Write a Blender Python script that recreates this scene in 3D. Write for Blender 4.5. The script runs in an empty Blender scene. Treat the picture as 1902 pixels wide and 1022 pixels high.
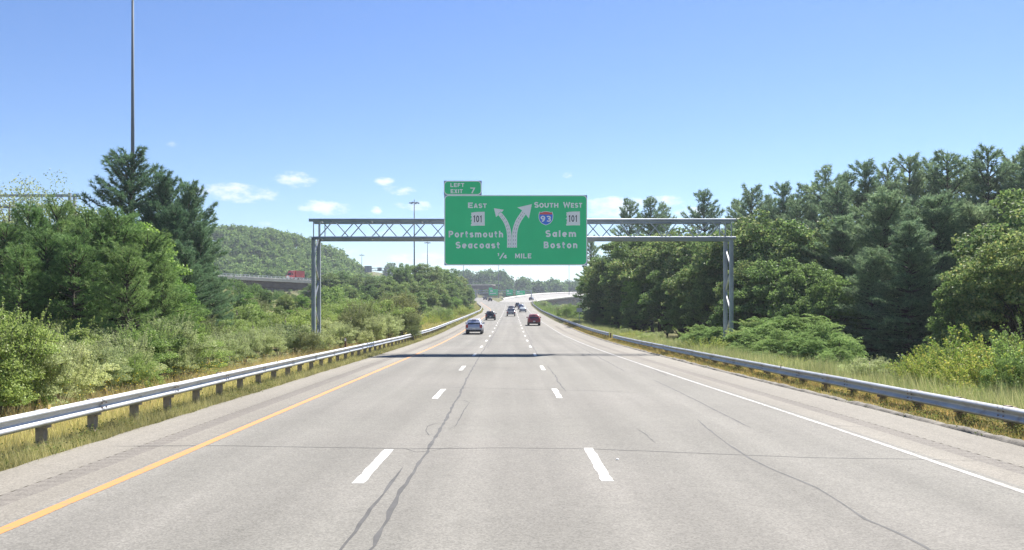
import bpy, bmesh, math, random
import numpy as np
from mathutils import Vector, Matrix

# ------------------------------------------------------------------ camera, sky, sun, exposure
CAM_H, FPX, VPX, HOR = 2.48, 1550.0, 950.0, 583.0     # photo pixels (1902 wide)
SUN_AZ, SUN_EL = math.radians(28), math.radians(52)
SC = bpy.context.scene
COL = SC.collection
cam_d = bpy.data.cameras.new('camera'); cam = bpy.data.objects.new('camera', cam_d); COL.objects.link(cam)
cam.location = (0, 0, CAM_H); cam.rotation_euler = (math.pi / 2, 0, 0)
cam_d.sensor_width = 36; cam_d.lens = 36 * FPX / 1902
cam_d.shift_y = (HOR - 511) / 1902; cam_d.shift_x = (951 - VPX) / 1902
cam_d.clip_start = 0.1; cam_d.clip_end = 9000
SC.camera = cam
SC.view_settings.view_transform = 'Standard'; SC.view_settings.look = 'None'
SC.view_settings.exposure = 1.3; SC.view_settings.gamma = 1.0
SC.view_settings.use_curve_mapping = False
SC.render.engine = 'CYCLES'
SC.cycles.use_denoising = True
SC.cycles.max_bounces = 8; SC.cycles.diffuse_bounces = 4; SC.cycles.transparent_max_bounces = 8
SC.cycles.volume_bounces = 0
SC.cycles.sample_clamp_indirect = 6

sun_d = bpy.data.lights.new('sun', 'SUN'); sun = bpy.data.objects.new('sun', sun_d); COL.objects.link(sun)
sun_d.energy = 5.0; sun_d.angle = math.radians(0.53); sun_d.color = (1.0, 0.955, 0.89)
sdir = Vector((math.sin(SUN_AZ) * math.cos(SUN_EL), math.cos(SUN_AZ) * math.cos(SUN_EL), math.sin(SUN_EL)))
sun.rotation_euler = sdir.to_track_quat('Z', 'Y').to_euler(); sun.location = (60, 60, 120)

W = bpy.data.worlds.new('World'); SC.world = W; W.use_nodes = True
SKY_STRENGTH = 0.060
def build_world():
    nt = W.node_tree; nt.nodes.clear(); N = nt.nodes.new; L = nt.links.new
    out = N('ShaderNodeOutputWorld'); bg = N('ShaderNodeBackground'); bg.inputs[1].default_value = SKY_STRENGTH
    sky = N('ShaderNodeTexSky'); sky.sky_type = 'NISHITA'; sky.sun_disc = False
    sky.sun_elevation = SUN_EL; sky.sun_rotation = SUN_AZ
    sky.air_density = 1.0; sky.dust_density = 0.1; sky.ozone_density = 4.0; sky.altitude = 100
    def M(op, a, b=None, c=None):
        n = N('ShaderNodeMath'); n.operation = op
        for i, v in enumerate((a, b, c)):
            if v is None: continue
            if isinstance(v, (int, float)): n.inputs[i].default_value = v
            else: L(v, n.inputs[i])
        return n.outputs[0]
    tc = N('ShaderNodeTexCoord'); sep = N('ShaderNodeSeparateXYZ'); L(tc.outputs['Generated'], sep.inputs[0])
    az = M('ARCTAN2', sep.outputs[0], sep.outputs[1]); el = M('ARCSINE', sep.outputs[2])
    # small fair-weather clouds low over the horizon: (azimuth px, elevation px, half width, half height, density)
    px = [(432, 370, 82, 15, 1.0), (545, 342, 38, 13, 1.0), (604, 390, 44, 13, 1.1), (715, 341, 20, 8, .8), (742, 356, 36, 8, .7),
          (742, 384, 18, 7, .5), (778, 384, 26, 9, .8), (700, 393, 12, 7, .9), (488, 424, 16, 6, .8), (733, 437, 30, 8, .7), (740, 485, 60, 12, .6),
          (805, 483, 60, 14, .7), (1058, 326, 14, 6, .6), (1140, 386, 62, 17, 1.2), (1235, 380, 40, 12, .8), (322, 291, 12, 6, .35),
          (1075, 480, 40, 16, .9), (640, 470, 50, 8, .4), (1290, 400, 40, 10, .8)]
    cl = []
    for x, y, a, b, d in px:
        cl.append((math.atan((x - VPX) / FPX), math.atan((HOR - y) / FPX), a / FPX, b / FPX, d))
    rg = random.Random(5)
    for k in range(16):                                         # the same small clouds go on round the horizon
        cl.append((math.radians(rg.uniform(35, 325)), math.radians(rg.uniform(2.5, 10)), rg.uniform(.02, .06), rg.uniform(.006, .011), rg.uniform(.5, 1.1)))
    tot = None
    for a, e, sa, se, d in cl:
        if a > math.pi: a -= 2 * math.pi
        dx = M('MULTIPLY', M('SUBTRACT', az, a), 1 / (sa * 1.25)); dy = M('MULTIPLY', M('SUBTRACT', el, e), 1 / (se * 1.35))
        r = M('MULTIPLY_ADD', dy, dy, M('MULTIPLY', dx, dx))
        m = M('MAXIMUM', M('MULTIPLY_ADD', r, -d, d), 0.0)
        tot = m if tot is None else M('MAXIMUM', tot, m)
    cv = N('ShaderNodeCombineXYZ'); L(M('MULTIPLY', az, 1.0), cv.inputs[0]); L(M('MULTIPLY', el, 2.2), cv.inputs[1])
    no = N('ShaderNodeTexNoise'); no.inputs['Scale'].default_value = 42; no.inputs['Detail'].default_value = 7; no.inputs['Roughness'].default_value = .62
    L(cv.outputs[0], no.inputs['Vector'])
    v = M('ADD', tot, M('MULTIPLY', M('SUBTRACT', no.outputs[0], 0.56), 3.2))
    v = M('MULTIPLY', M('MINIMUM', M('MULTIPLY', tot, 3.0), 1.0), v)
    mr = N('ShaderNodeMapRange'); mr.interpolation_type = 'SMOOTHSTEP'
    mr.inputs[1].default_value = 0.0; mr.inputs[2].default_value = 1.25; mr.inputs[3].default_value = 0; mr.inputs[4].default_value = .74
    L(v, mr.inputs[0])
    mix = N('ShaderNodeMix'); mix.data_type = 'RGBA'; L(mr.outputs[0], mix.inputs[0]); hs = N('ShaderNodeHueSaturation'); hs.inputs['Saturation'].default_value = 1.16; hs.inputs['Hue'].default_value = .511; L(sky.outputs[0], hs.inputs['Color']); L(hs.outputs[0], mix.inputs[6])
    mix.inputs[7].default_value = (8.2, 8.3, 8.5, 1)
    L(mix.outputs[2], bg.inputs[0]); L(bg.outputs[0], out.inputs[0])
build_world()

# ------------------------------------------------------------------ helpers
rng = np.random.default_rng(11)
random.seed(4)
def px_at(px, py, Y):                      # photo pixel + distance -> world point
    return Vector(((px - VPX) * Y / FPX, Y, CAM_H + (HOR - py) * Y / FPX))
def on_road(px, py):                       # photo pixel on the flat near road
    Y = FPX * CAM_H / (py - HOR)
    return ((px - VPX) * Y / FPX, Y)
def np_mesh(name, V, F, mat=None, smooth=False):
    """V (n,3) array, F (m,k) array of k-gons"""
    V = np.asarray(V, dtype=np.float32); F = np.asarray(F, dtype=np.int32)
    me = bpy.data.meshes.new(name); k = F.shape[1]
    me.vertices.add(len(V)); me.vertices.foreach_set('co', V.ravel())
    me.loops.add(F.size); me.loops.foreach_set('vertex_index', F.ravel())
    me.polygons.add(len(F)); me.polygons.foreach_set('loop_start', np.arange(0, F.size, k, dtype=np.int32))
    if smooth: me.polygons.foreach_set('use_smooth', np.ones(len(F), dtype=bool))
    if mat: me.materials.append(mat)
    me.update(calc_edges=True)
    return me
def link(name, me, parent=None, loc=None, rot=None, scale=None):
    o = bpy.data.objects.new(name, me); COL.objects.link(o)
    if parent: o.parent = parent
    if loc is not None: o.location = loc
    if rot is not None: o.rotation_euler = rot
    if scale is not None: o.scale = scale if hasattr(scale, '__len__') else (scale,) * 3
    return o
def tag(o, label=None, cat=None, group=None, kind=None):
    if label: o['label'] = label
    if cat: o['category'] = cat
    if group: o['group'] = group
    if kind: o['kind'] = kind
    return o
def thing(name, label, cat, loc=(0, 0, 0), rz=0, group=None):
    return tag(link(name, None, None, loc, (0, 0, rz)), label, cat, group)
class MB:
    """collects boxes, tubes and polygons for one mesh"""
    def __init__(s): s.v = []; s.f = []
    def add(s, vs, fs):
        b = len(s.v); s.v += [tuple(p) for p in vs]; s.f += [tuple(b + i for i in f) for f in fs]; return s
    def box(s, a, b):
        x0, y0, z0 = a; x1, y1, z1 = b
        return s.add([(x0, y0, z0), (x1, y0, z0), (x1, y1, z0), (x0, y1, z0), (x0, y0, z1), (x1, y0, z1), (x1, y1, z1), (x0, y1, z1)],
                     [(0, 3, 2, 1), (4, 5, 6, 7), (0, 1, 5, 4), (1, 2, 6, 5), (2, 3, 7, 6), (3, 0, 4, 7)])
    def bar(s, p, q, w, d=None):
        """rectangular bar between two points"""
        p = Vector(p); q = Vector(q); d = d or w; t = (q - p).normalized()
        u = t.cross(Vector((0, 0, 1)));
        if u.length < 1e-3: u = Vector((1, 0, 0))
        u.normalize(); n = u.cross(t).normalized(); u *= w / 2; n *= d / 2
        vs = [p - u - n, p + u - n, p + u + n, p - u + n, q - u - n, q + u - n, q + u + n, q - u + n]
        return s.add(vs, [(0, 1, 2, 3), (7, 6, 5, 4), (4, 5, 1, 0), (5, 6, 2, 1), (6, 7, 3, 2), (7, 4, 0, 3)])
    def tube(s, pts, rad, n=8, caps=True):
        pts = [Vector(p) for p in pts]
        if not hasattr(rad, '__len__'): rad = [rad] * len(pts)
        b = len(s.v); ref = Vector((1, 0, 0))
        for i, p in enumerate(pts):
            t = (pts[min(i + 1, len(pts) - 1)] - pts[max(i - 1, 0)]).normalized()
            if abs(t.x) > .9: ref = Vector((0, 1, 0))
            u = t.cross(ref).normalized(); w = t.cross(u)
            for k in range(n):
                a = 2 * math.pi * k / n; s.v.append(tuple(p + (u * math.cos(a) + w * math.sin(a)) * rad[i]))
        for i in range(len(pts) - 1):
            for k in range(n):
                s.f.append((b + i * n + k, b + i * n + (k + 1) % n, b + (i + 1) * n + (k + 1) % n, b + (i + 1) * n + k))
        if caps:
            s.f.append(tuple(b + k for k in range(n - 1, -1, -1))); e = b + (len(pts) - 1) * n
            s.f.append(tuple(e + k for k in range(n)))
        return s
    def prism(s, poly, y0, y1):
        """x-z polygon extruded along y"""
        n = len(poly)
        return s.add([(x, y0, z) for x, z in poly] + [(x, y1, z) for x, z in poly],
                     [tuple(range(n)), tuple(range(2 * n - 1, n - 1, -1))] + [(i, n + i, n + (i + 1) % n, (i + 1) % n) for i in range(n)])
    def mesh(s, name, mat=None, smooth=False, fix=True):
        me = bpy.data.meshes.new(name); me.from_pydata(s.v, [], s.f)
        if fix:
            bm = bmesh.new(); bm.from_mesh(me); bmesh.ops.recalc_face_normals(bm, faces=bm.faces); bm.to_mesh(me); bm.free()
        if smooth: me.polygons.foreach_set('use_smooth', np.ones(len(me.polygons), dtype=bool))
        if mat: me.materials.append(mat)
        return me
    def build(s, name, mat, parent=None, loc=None, rot=None, smooth=False):
        return link(name, s.mesh(name, mat, smooth), parent, loc, rot)

# ------------------------------------------------------------------ materials
MATS = {}
def mat(name, col, rough=.6, metal=0.0, spec=.5, noise=None, coat=0.0, bump=None):
    """noise = (scale, amount, detail); bump = (scale, strength)"""
    if name in MATS: return MATS[name]
    m = bpy.data.materials.new(name); m.use_nodes = True; nt = m.node_tree; p = nt.nodes['Principled BSDF']
    p.inputs['Base Color'].default_value = (*col, 1); p.inputs['Roughness'].default_value = rough
    p.inputs['Metallic'].default_value = metal; p.inputs['Specular IOR Level'].default_value = spec
    p.inputs['Coat Weight'].default_value = coat; p.inputs['Coat Roughness'].default_value = .05
    if noise or bump: tc = nt.nodes.new('ShaderNodeTexCoord')
    if noise:
        no = nt.nodes.new('ShaderNodeTexNoise'); no.inputs['Scale'].default_value = noise[0]; no.inputs['Detail'].default_value = noise[2] if len(noise) > 2 else 5
        nt.links.new(tc.outputs['Object'], no.inputs['Vector'])
        mx = nt.nodes.new('ShaderNodeMix'); mx.data_type = 'RGBA'
        a = noise[1]
        mx.inputs[6].default_value = (*[c * (1 - a) for c in col], 1); mx.inputs[7].default_value = (*[min(1, c * (1 + a)) for c in col], 1)
        mr = nt.nodes.new('ShaderNodeMapRange'); mr.inputs[1].default_value = .3; mr.inputs[2].default_value = .7
        nt.links.new(no.outputs[0], mr.inputs[0]); nt.links.new(mr.outputs[0], mx.inputs[0]); nt.links.new(mx.outputs[2], p.inputs['Base Color'])
    if bump:
        nb = nt.nodes.new('ShaderNodeTexNoise'); nb.inputs['Scale'].default_value = bump[0]; nb.inputs['Detail'].default_value = 4
        nt.links.new(tc.outputs['Object'], nb.inputs['Vector'])
        bp = nt.nodes.new('ShaderNodeBump'); bp.inputs['Strength'].default_value = bump[1]; bp.inputs['Distance'].default_value = .02
        nt.links.new(nb.outputs[0], bp.inputs['Height']); nt.links.new(bp.outputs[0], p.inputs['Normal'])
    MATS[name] = m
    return m
LEAF_GAIN = 2.05
def leaf_mat(name, cols, trans=.35, rough=.55, gloss=.06, objvar=.25, patch=None):
    """leaf-card material: colour varies per leaf, per tree and in clumps"""
    m = bpy.data.materials.new(name); m.use_nodes = True; nt = m.node_tree; nt.nodes.clear(); N = nt.nodes.new; L = nt.links.new
    out = N('ShaderNodeOutputMaterial'); geo = N('ShaderNodeNewGeometry'); oi = N('ShaderNodeObjectInfo')
    cr = N('ShaderNodeValToRGB'); els = cr.color_ramp.elements
    while len(els) < len(cols): els.new(.5)
    for i, c in enumerate(cols): els[i].position = i / max(1, len(cols) - 1); els[i].color = (c[0] * LEAF_GAIN, c[1] * LEAF_GAIN, c[2] * LEAF_GAIN * .9, 1)
    L(geo.outputs['Random Per Island'], cr.inputs[0])
    hs = N('ShaderNodeHueSaturation')
    mh = N('ShaderNodeMapRange'); L(oi.outputs['Random'], mh.inputs[0]); mh.inputs[3].default_value = .485; mh.inputs[4].default_value = .515
    mv = N('ShaderNodeMapRange'); L(oi.outputs['Random'], mv.inputs[0]); mv.inputs[3].default_value = 1 + objvar; mv.inputs[4].default_value = 1 - objvar
    tc = N('ShaderNodeTexCoord'); no = N('ShaderNodeTexNoise'); no.inputs['Scale'].default_value = .55; no.inputs['Detail'].default_value = 2
    L(tc.outputs['Object'], no.inputs['Vector'])
    mn = N('ShaderNodeMapRange'); mn.inputs[1].default_value = .3; mn.inputs[2].default_value = .7; mn.inputs[3].default_value = .75; mn.inputs[4].default_value = 1.25
    L(no.outputs[0], mn.inputs[0])
    mm = N('ShaderNodeMath'); mm.operation = 'MULTIPLY'; L(mv.outputs[0], mm.inputs[0]); L(mn.outputs[0], mm.inputs[1])
    L(mh.outputs[0], hs.inputs['Hue']); L(mm.outputs[0], hs.inputs['Value']); L(cr.outputs[0], hs.inputs['Color'])
    d = N('ShaderNodeBsdfDiffuse'); t = N('ShaderNodeBsdfTranslucent'); g = N('ShaderNodeBsdfGlossy'); g.inputs['Roughness'].default_value = rough
    L(hs.outputs[0], d.inputs[0]); L(hs.outputs[0], t.inputs[0])
    g.inputs[0].default_value = (1, 1, 1, 1)
    a = N('ShaderNodeMixShader'); a.inputs[0].default_value = trans; L(d.outputs[0], a.inputs[1]); L(t.outputs[0], a.inputs[2])
    b = N('ShaderNodeMixShader'); b.inputs[0].default_value = gloss * .25; L(a.outputs[0], b.inputs[1]); L(g.outputs[0], b.inputs[2])
    L(b.outputs[0], out.inputs[0])
    return m

def asphalt_mat(name, base, tint, streak=True):
    m = bpy.data.materials.new(name); m.use_nodes = True; nt = m.node_tree; N = nt.nodes.new; L = nt.links.new
    p = nt.nodes['Principled BSDF']; p.inputs['Roughness'].default_value = .88; p.inputs['Specular IOR Level'].default_value = .25
    tc = N('ShaderNodeTexCoord')
    def noise(scale, det, vec=None, rough=.5):
        n = N('ShaderNodeTexNoise'); n.inputs['Scale'].default_value = scale; n.inputs['Detail'].default_value = det; n.inputs['Roughness'].default_value = rough
        L(vec or tc.outputs['Object'], n.inputs['Vector']); return n.outputs[0]
    def mr(v, a, b, c, d):
        n = N('ShaderNodeMapRange'); L(v, n.inputs[0])
        for i, q in enumerate((a, b, c, d)): n.inputs[i + 1].default_value = q
        return n.outputs[0]
    def mul(a, b):
        n = N('ShaderNodeMath'); n.operation = 'MULTIPLY'; L(a, n.inputs[0]); L(b, n.inputs[1]); return n.outputs[0]
    mp = N('ShaderNodeMapping'); mp.inputs['Scale'].default_value = (1.1, .03, 1); L(tc.outputs['Object'], mp.inputs[0])
    v = mul(mr(noise(1.0, 3, mp.outputs[0]), .3, .7, .87, 1.10), mr(noise(.22, 4), .3, .7, .92, 1.06))   # wheel-track streaks, broad patches
    v = mul(v, mr(noise(3.0, 5, None, .65), .25, .75, .93, 1.06))
    vo = N('ShaderNodeTexVoronoi'); vo.inputs['Scale'].default_value = 45; L(tc.outputs['Object'], vo.inputs['Vector'])
    sp = N('ShaderNodeSeparateColor'); L(vo.outputs['Color'], sp.inputs[0])
    v = mul(v, mr(sp.outputs[0], 0, 1, .78, 1.21))                                                       # aggregate
    sx = N('ShaderNodeSeparateXYZ'); L(tc.outputs['Object'], sx.inputs[0])
    wa = N('ShaderNodeMath'); wa.operation = 'MULTIPLY_ADD'; L(sx.outputs[0], wa.inputs[0]); wa.inputs[1].default_value = 2 * math.pi / 1.83; wa.inputs[2].default_value = .41 * 2 * math.pi / 1.83
    wc = N('ShaderNodeMath'); wc.operation = 'COSINE'; L(wa.outputs[0], wc.inputs[0])
    v = mul(v, mr(wc.outputs[0], -1, 1, .965, 1.03))                                                      # wheel paths worn darker
    mx = N('ShaderNodeMix'); mx.data_type = 'RGBA'; mx.inputs[6].default_value = (*base, 1); mx.inputs[7].default_value = (*tint, 1)
    L(mr(noise(.12, 3), .35, .65, 0, 1), mx.inputs[0])
    hs = N('ShaderNodeHueSaturation'); L(mx.outputs[2], hs.inputs['Color']); L(v, hs.inputs['Value'])
    L(hs.outputs[0], p.inputs['Base Color'])
    bp = N('ShaderNodeBump'); bp.inputs['Strength'].default_value = .25; bp.inputs['Distance'].default_value = .006; L(vo.outputs['Distance'], bp.inputs['Height'])
    L(bp.outputs[0], p.inputs['Normal'])
    return m

ASPHALT = asphalt_mat('asphalt', (.171, .164, .143), (.180, .170, .150))
SHOULDER = asphalt_mat('shoulder_asphalt', (.202, .186, .156), (.211, .196, .166))
CONCRETE = mat('concrete', (.52, .49, .44), .85, noise=(.6, .18, 6))
def paint_mat(name, col, under, wear):
    m = mat(name, col, .7); nt = m.node_tree; p = nt.nodes['Principled BSDF']
    tc = nt.nodes.new('ShaderNodeTexCoord'); no = nt.nodes.new('ShaderNodeTexNoise'); no.inputs['Scale'].default_value = 5; no.inputs['Detail'].default_value = 9; no.inputs['Roughness'].default_value = .75
    nt.links.new(tc.outputs['Object'], no.inputs['Vector'])
    mr = nt.nodes.new('ShaderNodeMapRange'); mr.inputs[1].default_value = wear; mr.inputs[2].default_value = wear + .1; nt.links.new(no.outputs[0], mr.inputs[0])
    mx = nt.nodes.new('ShaderNodeMix'); mx.data_type = 'RGBA'; mx.inputs[6].default_value = (*col, 1); mx.inputs[7].default_value = (*under, 1)
    nt.links.new(mr.outputs[0], mx.inputs[0]); nt.links.new(mx.outputs[2], p.inputs['Base Color'])
    return m
WHITE_PAINT = paint_mat('white_paint', (.58, .57, .54), (.20, .19, .17), .52)
EDGE_PAINT = paint_mat('edge_paint', (.34, .33, .31), (.18, .17, .15), .46)
YELLOW_PAINT = paint_mat('yellow_paint', (.52, .215, .055), (.25, .18, .10), .51)
TAR = mat('tar', (.058, .056, .053), .8, noise=(3, .3))
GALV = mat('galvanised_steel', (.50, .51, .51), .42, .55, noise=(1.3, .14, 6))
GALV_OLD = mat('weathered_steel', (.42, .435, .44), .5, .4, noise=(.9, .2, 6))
GANTRY = mat('gantry_steel', (.33, .365, .40), .55, .35, noise=(.8, .15))
POST_WOOD = mat('post_wood', (.25, .21, .16), .9, noise=(6, .35))
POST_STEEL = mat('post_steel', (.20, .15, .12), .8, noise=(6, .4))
MAST = mat('mast_steel', (.13, .155, .185), .8, .0, noise=(.4, .12))
BARK = mat('bark', (.075, .058, .043), .95, noise=(5, .4), bump=(12, .6))
BARK_GREY = mat('grey_bark', (.16, .14, .12), .95, noise=(5, .4))
SIGN_GREEN = mat('sign_green', (.030, .66, .25), .35, spec=.5, noise=(.5, .05))
SIGN_WHITE = mat('sign_white', (.92, .92, .90), .4)
SIGN_BACK = mat('sign_back', (.27, .34, .46), .5, .3)
SIGN_BLUE = mat('sign_blue', (.05, .22, .80), .4)
SIGN_RED = mat('sign_red', (.75, .12, .10), .4)
SIGN_BLACK = mat('sign_black', (.03, .03, .035), .5)
SIGN_DASH = mat('sign_dash', (.16, .28, .23), .5)
WEATHER_STEEL = mat('brown_girder', (.085, .062, .052), .8, noise=(.4, .25))
BRIDGE_CONC = mat('bridge_concrete', (.58, .52, .43), .85, noise=(.3, .12))
BARRIER = mat('barrier_concrete', (.62, .59, .53), .85, noise=(.3, .1))
RAIL_WHITE = mat('rail_aluminium', (.75, .75, .72), .5, .3)

def stain(m, col, lo, hi, scale, amt):
    nt = m.node_tree; p = nt.nodes['Principled BSDF']; old = p.inputs['Base Color'].links[0].from_socket
    tc = nt.nodes.new('ShaderNodeTexCoord'); no = nt.nodes.new('ShaderNodeTexNoise'); no.inputs['Scale'].default_value = scale; no.inputs['Detail'].default_value = 8; no.inputs['Roughness'].default_value = .7
    oi = nt.nodes.new('ShaderNodeObjectInfo'); va = nt.nodes.new('ShaderNodeVectorMath'); va.operation = 'ADD'; nt.links.new(tc.outputs['Object'], va.inputs[0]); nt.links.new(oi.outputs['Location'], va.inputs[1]); nt.links.new(va.outputs[0], no.inputs['Vector'])
    mr = nt.nodes.new('ShaderNodeMapRange'); mr.inputs[1].default_value = lo; mr.inputs[2].default_value = hi; mr.inputs[4].default_value = amt; nt.links.new(no.outputs[0], mr.inputs[0])
    mx = nt.nodes.new('ShaderNodeMix'); mx.data_type = 'RGBA'; nt.links.new(mr.outputs[0], mx.inputs[0]); nt.links.new(old, mx.inputs[6]); mx.inputs[7].default_value = (*col, 1); nt.links.new(mx.outputs[2], p.inputs['Base Color'])
stain(GALV, (.27, .20, .13), .56, .72, 2.2, .55); stain(GALV_OLD, (.24, .17, .11), .54, .70, 2.2, .6); stain(GANTRY, (.24, .22, .20), .55, .72, 1.2, .5)

# ------------------------------------------------------------------ the lie of the land
ZP = np.array([(-60, 0), (55, 0), (70, .03), (92, .22), (122, .75), (155, 1.33), (185, 1.92), (235, 2.95), (300, 4.9), (340, 6.2), (380, 7.75), (420, 9.3), (500, 12.0), (560, 13.2), (700, 14.5)])
XL = np.array([(-60, -8.05), (230, -8.05), (270, -9.0), (330, -12.8), (420, -19.0), (500, -28), (560, -37), (700, -60)])
XR = np.array([(-60, 9.75), (0, 9.75), (12, 9.65), (20, 9.5), (33, 9.05), (60, 8.5), (100, 7.95), (150, 7.7), (330, 7.7), (375, 8.5), (700, 9)])
def smooth_interp(tab):
    xs = np.arange(-60, 701, 1.0); ys = np.interp(xs, tab[:, 0], tab[:, 1])
    k = np.hanning(23); k /= k.sum(); yp = np.pad(ys, 11, mode='edge'); ys2 = np.convolve(yp, k, 'valid')
    return lambda y: np.interp(y, xs, ys2)
zr, xl, xr = smooth_interp(ZP), smooth_interp(XL), smooth_interp(XR)
def sstep(a, b, x):
    t = np.clip((x - a) / (b - a), 0, 1); return t * t * (3 - 2 * t)
def vnoise(x, y, s, seed=0):
    x = np.asarray(x) / s; y = np.asarray(y) / s
    return (np.sin(x * 1.7 + seed + 1.3 * np.sin(y * 1.1 + seed * 2)) + np.sin(y * 1.9 - seed + 1.1 * np.sin(x * .9 + 2.1))) * .5
def ground_z(x, y):
    x = np.asarray(x, dtype=float); y = np.asarray(y, dtype=float)
    r = zr(y)
    left = xl(y) - x; right = x - xr(y)
    base_r = r - (r - 7.4) * sstep(360, 420, y) * sstep(-9, 3, x) * (y < 3000)     # ground under the ramp bridge stays low
    base_r = base_r - sstep(8, 22, right) * sstep(150, 260, y) * 1.6
    z = np.where((left < 0) & (right < 0), r - .14, 0)
    zl = r - .04 - .22 * sstep(.3, 3.5, left) - .35 * sstep(3, 9, left) + 9.2 * sstep(14, 52, left) * (1 - .75 * sstep(120, 200, y)) + 2.5 * sstep(40, 80, left) * sstep(100, 200, y)
    zri = base_r - .05 + .13 * sstep(.2, .9, right) - 1.6 * sstep(2.6, 8, right) + 3.0 * sstep(30, 90, right)
    z = np.where(left >= 0, zl, z); z = np.where(right >= 0, zri, z)
    z = np.where((left < 0) & (right < 0) & (y > 372), np.minimum(base_r, r) - .14 - 1.2 * sstep(374, 384, y) * sstep(-8, -4, x) * 0, z)
    out = np.maximum(left, right)
    z = z + np.where(out > 1.5, .10 * vnoise(x, y, 2.3, 1) + .25 * sstep(4, 12, out) * vnoise(x, y, 9, 3), 0)
    hill = 31 * sstep(385, 520, y) * np.interp(x, [-600, -290, -178, -150, -132, -118, -105, -95, -84, -70], [40/46, 44/46, 45/46, 43/46, 38/46, 29/46, 20/46, 10/46, 3/46, 0])
    z = z + hill
    z = z + 10.0 * sstep(640, 740, y) * sstep(-120, -40, x) + 4 * vnoise(x, y, 60, 2) * sstep(640, 740, y)
    return z
def gz(x, y): return float(ground_z(x, y))

def build_ground():
    xs = np.unique(np.concatenate([np.arange(-3000, -400, 200), np.arange(-400, -60, 10), np.arange(-60, -20, 2.5), np.arange(-20, 20, .5), np.arange(20, 60, 2.5), np.arange(60, 400, 10), np.arange(400, 3001, 200)]))
    ys = np.unique(np.concatenate([np.arange(-300, -20, 40), np.arange(-20, 100, 1.5), np.arange(100, 400, 4), np.arange(400, 900, 10), np.arange(900, 4001, 200)]))
    X, Y = np.meshgrid(xs, ys); Z = ground_z(X, Y)
    V = np.stack([X, Y, Z], -1).reshape(-1, 3); nx, ny = len(xs), len(ys)
    i = np.arange(nx - 1); j = np.arange(ny - 1); I, J = np.meshgrid(i, j); a = (J * nx + I).ravel()
    F = np.stack([a, a + 1, a + nx + 1, a + nx], -1)
    m = bpy.data.materials.new('verge_soil'); m.use_nodes = True; nt = m.node_tree; N = nt.nodes.new; L = nt.links.new
    p = nt.nodes['Principled BSDF']; p.inputs['Roughness'].default_value = .95; p.inputs['Specular IOR Level'].default_value = .1
    tc = N('ShaderNodeTexCoord')
    n1 = N('ShaderNodeTexNoise'); n1.inputs['Scale'].default_value = .35; n1.inputs['Detail'].default_value = 8; n1.inputs['Roughness'].default_value = .7; L(tc.outputs['Object'], n1.inputs['Vector'])
    cr = N('ShaderNodeValToRGB'); e = cr.color_ramp.elements; e[0].position = .34; e[0].color = (.062, .085, .026, 1); e[1].position = .66; e[1].color = (.19, .15, .075, 1)
    q = e.new(.5); q.color = (.115, .115, .045, 1)
    L(n1.outputs[0], cr.inputs[0])
    n2 = N('ShaderNodeTexNoise'); n2.inputs['Scale'].default_value = 9; n2.inputs['Detail'].default_value = 6; L(tc.outputs['Object'], n2.inputs['Vector'])
    mr = N('ShaderNodeMapRange'); mr.inputs[1].default_value = .3; mr.inputs[2].default_value = .7; mr.inputs[3].default_value = .6; mr.inputs[4].default_value = 1.35; L(n2.outputs[0], mr.inputs[0])
    hs = N('ShaderNodeHueSaturation'); L(cr.outputs[0], hs.inputs['Color']); L(mr.outputs[0], hs.inputs['Value']); L(hs.outputs[0], p.inputs['Base Color'])
    tag(link('ground', np_mesh('ground', V, F, m, True)), kind='structure')
build_ground()

# ------------------------------------------------------------------ highway
def strip(name, x0, x1, ys, lift, mt, parent, nseg=1, zf=None, jag0=0, jag1=0):
    ys = np.asarray(ys, float); rows = []
    for y in ys:
        a = x0(y) + (random.uniform(-jag0, jag0) if jag0 else 0); b = x1(y) + (random.uniform(-jag1, jag1) if jag1 else 0)
        for k in range(nseg + 1): rows.append((a + (b - a) * k / nseg, y, float((zf or zr)(y)) + lift))
    n = nseg + 1; F = [(j * n + k, j * n + k + 1, (j + 1) * n + k + 1, (j + 1) * n + k) for j in range(len(ys) - 1) for k in range(nseg)]
    return link(name, np_mesh(name, rows, F, mt), parent)
EDGE_R = lambda y: float(xr(y)) - 2.52 - .0 * y
YEL = -5.83
road = tag(link('highway', None), kind='structure')
main_y = np.concatenate([np.arange(-30, 120, 1.0), np.arange(120, 381, 4)])
RUM_L = (-6.98, -6.56)
rum_r0 = lambda y: EDGE_R(y) + .78; rum_r1 = lambda y: EDGE_R(y) + 1.18
near_y = np.arange(-30, 120.1, .5); far_y = np.arange(120, 381, 4)
strip('carriageway', lambda y: YEL - .2 if y < 240 else float(xl(y)) + 2.0, lambda y: EDGE_R(y) + .2, main_y, 0, ASPHALT, road, 6)
strip('shoulder', lambda y: float(xl(y)), lambda y: RUM_L[0], near_y, .0, SHOULDER, road, 1, jag0=.05)
strip('shoulder', lambda y: RUM_L[1], lambda y: YEL - .2, near_y, .0, SHOULDER, road, 1)
strip('shoulder', lambda y: float(xl(y)), lambda y: YEL - .2 if y < 240 else float(xl(y)) + 2.0, far_y, .0, SHOULDER, road, 1)
strip('shoulder', lambda y: EDGE_R(y) + .2, rum_r0, near_y, .0, SHOULDER, road, 1)
strip('shoulder', rum_r1, lambda y: float(xr(y)), near_y, .0, SHOULDER, road, 1, jag1=.03)
strip('shoulder', lambda y: EDGE_R(y) + .2, lambda y: float(xr(y)), far_y, .0, SHOULDER, road, 1)
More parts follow.
